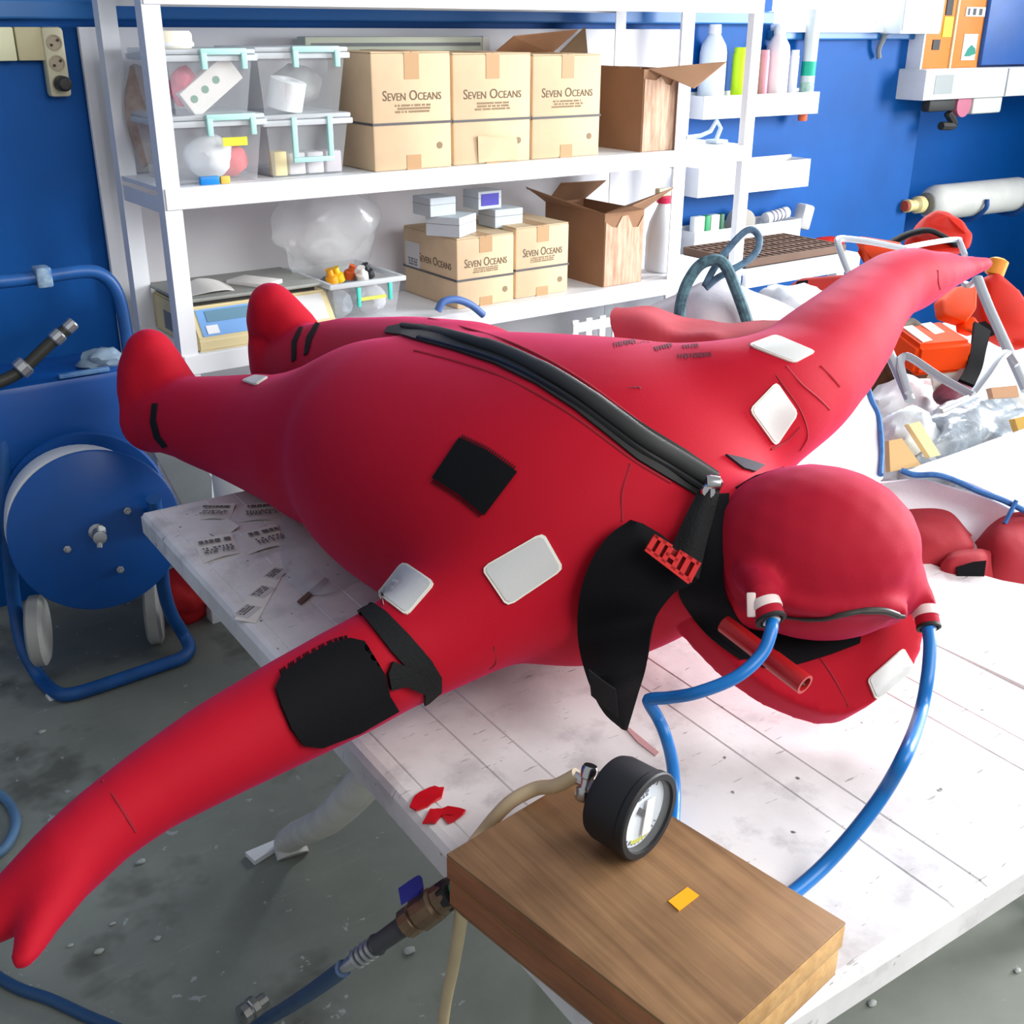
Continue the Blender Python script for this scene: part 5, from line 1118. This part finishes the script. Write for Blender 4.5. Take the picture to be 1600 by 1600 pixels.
# gas cylinder on brackets
YC = WY-.02
ca, cb = at(1452, 318, Y=YC), at(1596, 302, Y=YC); cax = (cb-ca); cax.y = 0; rC = .088; cL = cax.length
t = thing('gas_cylinder', ((ca.x+cb.x)/2, YC, ca.z-rC), 'white gas cylinder mounted lying along the wall on blue brackets', 'cylinder')
cw = mat('dull_white_paint', (206, 206, 200), .5, var=.12, scale=6)
fin('cylinder_body', lathe(bmesh.new(), [(.03, -.03), (.055, -.02), (rC*.9, .015), (rC, .05), (rC, cL-.05), (rC*.92, cL-.015), (.05, cL), (0, cL+.004)], ca, cax, 32), cw, t)
fin('neck_ring', lathe(bmesh.new(), [(.05, -.035), (.055, -.03), (.055, -.02), (.05, -.015)], ca, cax, 22), mat('grey_ring', (120, 120, 116), .5), t)
fin('valve', lathe(bmesh.new(), [(.022, -.035), (.03, -.05), (.042, -.07), (.042, -.11), (.028, -.125), (.026, -.165), (.032, -.17), (.032, -.19), (0, -.20)], ca, cax, 18), mat('yellowed_valve', (220, 200, 140), .4), t)
fin('valve_knob', lathe(bmesh.new(), [(.0, -.188), (.026, -.19), (.026, -.205), (0, -.21)], ca, cax, 14), mat('brick_red', (176, 70, 40), .5), t)
for s in (.42, .9):
    p = ca+cax*s; fin('bracket', tube(bmesh.new(), [p+V((0, .09, -.10)), p+V((0, -.02, -.104)), p+V((0, -.098, -.04)), p+V((0, -.10, .01))], .012, 8), mat('bracket_blue', (24, 74, 140), .5), t)

# ------------------------------------------------------------------ low bench at the right end of the rack
YB = 2.98
x0, x1 = SX2+.02, at(1344, 405, Y=YB).x
zB1 = at(1230, 414, Y=YB).z; zB0 = at(1230, 440, Y=YB).z
t = thing('white_bench', ((x0+x1)/2, YB+.2, 0), 'long white bench carrying a brown honeycomb tray right of the rack', 'bench')
fin('bench_apron', box(x0, x1, YB, YB+.02, zB0, zB1, .002), white_paint, t); fin('bench_top', box(x0, x1, YB+.02, YB+.40, zB1-.02, zB1, .002), white_paint, t)
for xx in (x0+.02, x1-.08): fin('leg', box(xx, xx+.05, YB+.05, YB+.10, 0, zB0, .003), white_paint, t)
hx0, hx1 = x0+.03, x1-.06
t = thing('honeycomb_tray', ((hx0+hx1)/2, YB+.2, zB1), 'brown pulp tray of open cells lying on the white bench', 'tray')
hc_m = mat('brown_pulp', (112, 88, 74), .85, var=.15)
fin('tray_base', box(hx0, hx1, YB+.04, YB+.38, zB1+.001, zB1+.006), mat('dark_pulp', (56, 40, 32), .9), t, 0)
n1, n2 = 16, 5
for i in range(n1+1):
    xx = hx0+(hx1-hx0)*i/n1; fin('cell_wall', box(xx-.006, xx+.006, YB+.04, YB+.38, zB1+.006, zB1+.035), hc_m, t, 0)
for j in range(n2+1):
    yy = YB+.04+.34*j/n2; fin('cell_wall', box(hx0, hx1, yy-.006, yy+.006, zB1+.006, zB1+.034), hc_m, t, 0)

# ------------------------------------------------------------------ white rope-handled sack behind the suit
def rows(R_, off=0): return [[at(u, v, t=t) for u, v, t in r] for r in R_]
sk = thing('rope_bag', at(1150, 500, t=2.9), 'white woven bag with dark rope handles standing behind the red suit', 'bag')
fin('bag_body', sheet(bmesh.new(), rows([[(985, 492, 3.0), (1060, 455, 2.95), (1105, 440, 2.9), (1160, 446, 2.9), (1215, 470, 2.95), (1262, 492, 3.0)], [(985, 530, 2.92), (1060, 500, 2.85), (1105, 490, 2.8), (1160, 492, 2.8), (1215, 500, 2.85), (1262, 512, 2.9)], [(985, 640, 2.9), (1060, 640, 2.85), (1105, 640, 2.8), (1160, 640, 2.8), (1215, 640, 2.85), (1262, 640, 2.9)]]), .006, 6, 8, .012, 9), mat('bag_white', (214, 208, 212), .75, bump=.1, bscale=60), sk)
rope = mat('dark_teal_rope', (40, 62, 74), .7, rgb2=(96, 140, 152), scale=45)
Z4 = lambda L, t: [at(900+x/4, 260+y/4, t=t) for x, y in L]
fin('rope_handle', tube(bmesh.new(), Z4([(645, 960), (655, 860), (690, 740), (760, 630), (830, 590), (900, 590), (950, 650), (1000, 770), (1040, 880), (1075, 985)], 2.76), .0145, 10), rope, sk)
fin('rope_handle', tube(bmesh.new(), Z4([(805, 750), (850, 660), (910, 570), (990, 470), (1060, 405), (1110, 400), (1145, 450), (1130, 530), (1070, 590), (960, 655), (880, 700), (810, 760)], 2.80), .009, 10), mat('navy_rope', (52, 66, 92), .7, rgb2=(110, 150, 176), scale=30), sk)
inside('red_garment', sheet(bmesh.new(), rows([[(965, 482, 2.62), (1030, 488, 2.6), (1110, 498, 2.55), (1190, 502, 2.5), (1252, 500, 2.45)], [(955, 505, 2.5), (1030, 515, 2.46), (1110, 528, 2.42), (1190, 530, 2.4), (1252, 526, 2.35)], [(955, 590, 2.45), (1030, 590, 2.4), (1110, 590, 2.36), (1190, 590, 2.34), (1252, 590, 2.3)]]), .02, 6, 5, .018, 10, 3), mat('folded_red', (186, 48, 62), .8, var=.2, scale=9), 'folded red garment lying behind the chest of the inflated suit', 'garment')

# ------------------------------------------------------------------ second table and the heap to the right
ZS = .735
se = [at(u, v, Z=ZS) for u, v in ((1380, 968), (1461, 1006), (1600, 1071), (1700, 1118))]
fe = [at(u, v, Z=ZS) for u, v in ((1720, 940), (1660, 925), (1600, 913), (1566, 907), (1530, 897), (1498, 890), (1468, 886), (1446, 878), (1432, 875), (1395, 866), (1340, 850))]
cx = sum((p.x for p in se+fe))/15; cy = sum((p.y for p in se+fe))/15
t = thing('side_table', (cx, cy, 0), 'white table with a ragged edge butted against the long side of the folding table', 'table')
fin('table_top', prism(bmesh.new(), [(p.x, p.y) for p in se+fe], ZS-.03, ZS), tm, t, 0)
for p, q in ((se[0], .2), (se[1], .2), (fe[2], .2)):
    cc = p.lerp(V((cx, cy, ZS)), .5); fin('leg', tube(bmesh.new(), [V((cc.x, cc.y, 0)), V((cc.x, cc.y, ZS-.03))], .018, 12, sm=False), leg_m, t)
# low stand that carries the heap
lp_ = at(1500, 760, Z=.55)
bm = bmesh.new(); t = thing('low_stand', (2.75, 1.85, 0), 'low white stand under the heap of sacks and life jackets', 'stand')
fin('stand_top', box(1.90, 4.3, .7, 2.75, .50, .535, .004), white_pl, t)
for x, y in ((1.96, .78), (4.22, .78), (1.96, 2.68), (4.22, 2.68)): fin('leg', box(x-.03, x+.03, y-.03, y+.03, 0, .50, .003), white_pl, t)

hem = mat('blue_hem', (52, 110, 176), .7, var=.3, scale=60)
wsA = thing('white_sack', at(1330, 700, t=2.35), 'white woven sack standing behind the right shoulder with a blue stitched edge', 'sack')
fin('sack_cloth', sheet(bmesh.new(), rows([[(1295, 625, 2.42), (1330, 612, 2.46), (1353, 596, 2.5)], [(1265, 690, 2.36), (1322, 670, 2.42), (1372, 650, 2.48)], [(1230, 760, 2.28), (1312, 750, 2.32), (1378, 700, 2.42)], [(1230, 810, 2.22), (1320, 800, 2.26), (1379, 748, 2.36)]]), .004, 6, 6, .006, 10, 5), sack_white, wsA)
fin('blue_stitching', tube(bmesh.new(), [at(u, v, t=t-.01) for u, v, t in ((1353, 594, 2.5), (1362, 625, 2.49), (1373, 652, 2.48), (1378, 698, 2.42), (1376, 742, 2.36))], .006, 8), hem, wsA)
wsB = thing('white_sack', at(1500, 760, t=2.3), 'white woven sack lying flat with a frayed blue hem, right of the hood', 'sack')
fin('sack_cloth', sheet(bmesh.new(), rows([[(1440, 728, 2.42), (1520, 700, 2.46), (1640, 655, 2.5)], [(1425, 737, 2.36), (1510, 736, 2.38), (1640, 740, 2.4)], [(1410, 738, 2.31), (1500, 752, 2.30), (1640, 815, 2.28)]]), .004, 6, 6, .006, 9, 6), sack_white, wsB)
fin('blue_hem', tube(bmesh.new(), [at(u, v, t=t-.012) for u, v, t in ((1408, 735, 2.31), (1430, 742, 2.305), (1462, 742, 2.30), (1490, 750, 2.30), (1530, 768, 2.29), (1568, 782, 2.285), (1605, 800, 2.28), (1650, 822, 2.275))], .0065, 8), hem, wsB)
fin('frayed_tie', tube(bmesh.new(), [at(u, v, t=2.26) for u, v in ((1588, 782), (1582, 794), (1575, 808), (1570, 818))], .005, 6), hem, wsB)
fin('sack_front', sheet(bmesh.new(), rows([[(1300, 745, 2.31), (1370, 752, 2.32), (1440, 748, 2.34), (1520, 768, 2.33), (1640, 822, 2.31)], [(1300, 800, 2.37), (1370, 780, 2.36), (1440, 785, 2.37), (1520, 800, 2.37), (1640, 850, 2.37)], [(1300, 880, 2.37), (1370, 860, 2.34), (1440, 850, 2.34), (1520, 860, 2.34), (1640, 890, 2.34)]]), .004, 6, 6, .010, 8, 7), sack_white, wsB)
# dull red clothing heap
def garment(P, label, seed, amp=.012):
    tag(fin('red_overall', sheet(bmesh.new(), [[at(u, v, t=t+.16) for u, v, t in r] for r in P]+[[V((q.x, q.y, .545)) for q in [at(u, v, t=t+.16) for u, v, t in P[-1]]]], .018, 7, 7, amp, 11, seed), dull_red, None, 60), label, 'clothing', 'dull red clothing on the right')
garment([[(1380, 798, 2.16), (1440, 795, 2.16), (1490, 800, 2.16), (1520, 830, 2.16)], [(1390, 840, 2.08), (1440, 835, 2.06), (1495, 838, 2.06), (1522, 850, 2.08)], [(1395, 885, 2.05), (1440, 880, 2.03), (1495, 872, 2.04), (1522, 868, 2.07)], [(1400, 930, 2.06), (1440, 930, 2.05), (1495, 930, 2.05), (1522, 930, 2.07)]], 'dull red folded overall nearest the hood behind the ragged table edge', 2)
garment([[(1520, 850, 2.14), (1545, 820, 2.14), (1580, 804, 2.14), (1650, 800, 2.14)], [(1528, 880, 2.06), (1560, 850, 2.04), (1595, 840, 2.04), (1650, 840, 2.05)], [(1530, 910, 2.03), (1570, 895, 2.01), (1600, 890, 2.01), (1650, 890, 2.03)], [(1530, 950, 2.04), (1570, 950, 2.03), (1600, 950, 2.03), (1650, 950, 2.04)]], 'dull red overall bunched at the right behind the ragged table edge', 4)
garment([[(1468, 878, 2.04), (1490, 862, 2.03), (1530, 858, 2.04), (1550, 862, 2.05)], [(1468, 892, 2.01), (1490, 878, 1.99), (1530, 872, 2.0), (1550, 880, 2.02)], [(1470, 930, 2.02), (1490, 930, 2.01), (1530, 930, 2.01), (1550, 930, 2.02)]], 'dull red sleeve lying between the two red overalls', 6, .006)
inside('black_lining', flat(bmesh.new(), [at(u, v, t=2.15) for u, v in ((1494, 886), (1520, 878), (1540, 876), (1534, 920), (1494, 920))], (-.5, -.5, .4), .006), black_neo, 'black lining showing between the dull red overalls', 'lining')

# polythene bags and soft goods on the stand
inside('polythene_bag', blob(bmesh.new(), at(1510, 705, t=2.75), (.27, .15, .13), .25, 2.2, 81, 5), grey_bag, 'crumpled grey polythene bag in the heap beyond the white sacks', 'bag')
inside('pale_bag', blob(bmesh.new(), at(1415, 705, t=2.66), (.11, .09, .10), .2, 2.2, 82, 4), mat('pale_polythene', (214, 222, 226), .3, bump=.5, bscale=20, spec=.7), 'pale polythene bag beside the blue stitched white sack', 'bag')
inside('grey_wrap', blob(bmesh.new(), at(1590, 655, t=2.9), (.20, .14, .08), .2, 2.2, 83, 4), mat('grey_white_film', (196, 194, 188), .35, bump=.4, bscale=18, spec=.6), 'greyish film bundle at the far right of the heap', 'bundle')
for i, (P, c, lb) in enumerate((([(1382, 690), (1402, 686), (1432, 728), (1384, 738)], (226, 190, 130), 'tan wrapped packet at the foot of the blue stitched sack'), ([(1412, 664), (1430, 660), (1462, 712), (1446, 716)], (246, 232, 176), 'pale yellow packet among the polythene bags'), ([(1576, 656), (1600, 650), (1606, 672), (1584, 680)], (216, 178, 84), 'mustard packet at the right edge of the heap'), ([(1540, 608), (1580, 604), (1584, 622), (1544, 624)], (206, 160, 124), 'tan packet under the aluminium frame'))):
    inside('packet', flat(bmesh.new(), [at(u, v, t=2.52 if i < 3 else 2.7) for u, v in P], FW*-1, .03), mat('packet_%d' % i, c, .6), lb, 'packet')
inside('white_cloths', blob(bmesh.new(), at(1420, 640, t=3.1), (.15, .10, .09), .25, 2, 84, 4), mat('white_cloths', (226, 228, 232), .7, bump=.3, bscale=14), 'white rumpled cloths under the folded aluminium frame', 'cloth')
inside('pink_packet', blob(bmesh.new(), at(1492, 618, t=2.95), (.07, .05, .03), .25, 2, 85, 3), mat('pink_print', (176, 84, 100), .6, rgb2=(70, 50, 66), scale=16), 'small pink and dark packet under the aluminium frame', 'packet')
inside('dark_gear', blob(bmesh.new(), at(1400, 575, t=3.25), (.16, .12, .12), .3, 2, 86, 4), mat('dark_gear', (44, 38, 40), .7, rgb2=(120, 96, 60), scale=10), 'dark gear in the shadow under the orange life jacket', 'gear')
inside('white_board_piece', flat(bmesh.new(), [at(u, v, t=3.0) for u, v in ((1450, 575), (1525, 555), (1515, 600), (1460, 620))], FW*-1, .015), mat('off_white', (206, 204, 196), .6), 'off white board piece under the orange life jacket', 'board')
inside('grey_tarp', blob(bmesh.new(), at(1235, 488, t=3.1), (.14, .10, .07), .25, 2, 87, 4), mat('pale_tarp', (206, 208, 214), .6, bump=.2, bscale=20), 'pale folded tarpaulin behind the white rope bag', 'tarpaulin')

# life jackets
lj = thing('life_jacket', at(1450, 540, t=3.1), 'bright orange foam life jacket with white reflective bars below the mitten', 'life jacket')
def foam(P, t0, th, m, parent, name='foam_panel', soft=.02):
    bm = flat(bmesh.new(), [at(u, v, t=t) for u, v, t in P], FW*-1, th)
    bmesh.ops.bevel(bm, geom=bm.edges[:], offset=soft, segments=3, affect='EDGES', profile=.6)
    return fin(name, bm, m, parent, 50)
A8 = [at(1397, 512, t=3.0), at(1436, 541, t=2.9), at(1523, 533, t=2.95), at(1470, 500, t=3.1)]
dw = V((0, 0, -.085)); q8 = A8+[p+dw for p in A8]; bm = bmesh.new(); v8 = [bm.verts.new(p) for p in q8]
for f in ((0, 1, 2, 3), (7, 6, 5, 4), (0, 4, 5, 1), (1, 5, 6, 2), (2, 6, 7, 3), (3, 7, 4, 0)): bm.faces.new([v8[i] for i in f])
bmesh.ops.bevel(bm, geom=bm.edges[:], offset=.012, segments=3, affect='EDGES'); fin('foam_block', bm, orange, lj, 50)
jn = (A8[1]-A8[0]).cross(A8[2]-A8[1]).normalized()
if jn.z < 0: jn = -jn
for P in ([(.12, .1), (.32, .1), (.32, .9), (.12, .9)], [(.5, .1), (.72, .1), (.72, .9), (.5, .9)]):
    fin('reflective_bar', flat(bmesh.new(), [A8[0]+(A8[1]-A8[0])*y+(A8[3]-A8[0])*x+jn*.001 for x, y in P], jn, .004), mat('pale_reflective', (236, 214, 196), .5), lj, 0)
foam([(1456, 475, 3.2), (1478, 455, 3.25), (1514, 450, 3.25), (1512, 488, 3.15), (1495, 512, 3.12), (1460, 500, 3.15)], 0, .07, orange, lj, 'foam_panel', .014)
foam([(1490, 505, 3.14), (1512, 498, 3.14), (1522, 512, 3.12), (1512, 528, 3.1), (1492, 520, 3.1)], 0, .05, orange, lj, 'foam_panel', .012)
fin('strap', sheet(bmesh.new(), rows([[(1520, 505, 3.04), (1545, 520, 3.04)], [(1516, 540, 3.0), (1538, 550, 3.0)], [(1508, 575, 2.96), (1532, 580, 2.96)], [(1496, 596, 2.92), (1520, 606, 2.92)]]), .01, 3, 5), black_neo, lj)
lr = thing('life_jacket', at(1550, 520, t=3.35), 'large red life jacket slumped at the right behind the aluminium frame', 'life jacket')
foam([(1515, 445, 3.4), (1540, 432, 3.42), (1572, 462, 3.42), (1602, 500, 3.4), (1604, 530, 3.38), (1588, 552, 3.36), (1560, 545, 3.34), (1530, 530, 3.34), (1512, 500, 3.36)], 0, .10, redor, lr, 'foam_body', .03)
fin('strap', sheet(bmesh.new(), rows([[(1526, 505, 3.2), (1538, 502, 3.2)], [(1536, 518, 3.2), (1550, 514, 3.2)], [(1542, 528, 3.2), (1552, 524, 3.2)]]), .008, 3, 4), black_neo, lr)
fin('yellow_toggle', lathe(bmesh.new(), [(.015, 0), (.028, .006), (.028, .05), (.015, .056)], at(1552, 432, t=3.36), (.4, 0, 1), 14), mat('amber_toggle', (220, 140, 40), .5), lr)
lt = thing('life_jacket', at(1450, 365, t=3.7), 'red life jacket with a black strap standing under the gas cylinder', 'life jacket')
foam([(1405, 385, 3.7), (1430, 350, 3.75), (1445, 338, 3.78), (1466, 340, 3.78), (1490, 358, 3.76), (1506, 375, 3.72), (1500, 400, 3.68), (1440, 405, 3.66)], 0, .10, redor, lt, 'foam_body', .03)
fin('strap', tube(bmesh.new(), [at(u, v, t=3.58) for u, v in ((1392, 380), (1420, 366), (1450, 360), (1475, 370), (1496, 384))], .022, 8, sq=.4), black_neo, lt)
lo2 = thing('life_jacket', at(1370, 400, t=3.5), 'orange life jacket mostly hidden behind the raised red sleeve', 'life jacket')
foam([(1330, 374, 3.52), (1400, 385, 3.5), (1404, 420, 3.45), (1352, 425, 3.45), (1346, 395, 3.5)], 0, .06, mat('dull_orange', (214, 64, 20), .7, spec=.12), lo2, 'foam_body', .015)
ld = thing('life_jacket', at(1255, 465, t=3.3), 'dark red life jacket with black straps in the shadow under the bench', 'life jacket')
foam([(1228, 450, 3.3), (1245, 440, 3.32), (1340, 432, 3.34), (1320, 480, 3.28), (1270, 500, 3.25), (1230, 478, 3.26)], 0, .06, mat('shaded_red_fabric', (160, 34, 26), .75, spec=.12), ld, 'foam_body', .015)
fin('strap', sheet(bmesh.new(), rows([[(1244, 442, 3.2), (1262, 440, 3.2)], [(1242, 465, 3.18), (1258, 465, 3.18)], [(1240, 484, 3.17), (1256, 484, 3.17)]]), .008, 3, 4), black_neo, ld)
inside('red_cushion', blob(bmesh.new(), at(1292, 381, Y=YB+.30), (.10, .06, .03), .15, 2, 91, 3), redor, 'small red pad at the far end of the honeycomb tray', 'pad')

# folded aluminium frame
af = thing('aluminium_frame', at(1450, 500, t=3.1), 'folded aluminium stretcher frame propped over the life jackets', 'frame')
def bar(P, r=.0115): return fin('frame_bar', tube(bmesh.new(), [at(u, v, t=t) for u, v, t in P], r, 8, sm=len(P) > 2, n=4, sq=.7), alu, af)
bar([(1326, 425, 3.2), (1316, 400, 3.22), (1309, 378, 3.25), (1318, 373, 3.27), (1360, 378, 3.3), (1412, 388, 3.35)]); bar([(1412, 388, 3.35), (1450, 380, 3.4), (1494, 374, 3.45), (1500, 380, 3.44), (1508, 400, 3.4)])
bar([(1527, 434, 2.98), (1545, 480, 2.93), (1572, 540, 2.86), (1604, 610, 2.78)], .015); bar([(1507, 443, 3.02), (1515, 446, 3.0), (1527, 436, 2.98)], .012)
bar([(1384, 540, 2.66), (1400, 575, 2.63), (1422, 626, 2.58)], .014); bar([(1420, 614, 2.56), (1407, 572, 2.62), (1411, 558, 2.64), (1425, 560, 2.63), (1470, 590, 2.58), (1520, 618, 2.52)], .010)
bar([(1520, 618, 2.54), (1545, 585, 2.57), (1562, 560, 2.6), (1576, 552, 2.62), (1590, 570, 2.61)], .012); bar([(1470, 642, 2.5), (1500, 628, 2.51), (1522, 617, 2.53)], .010)
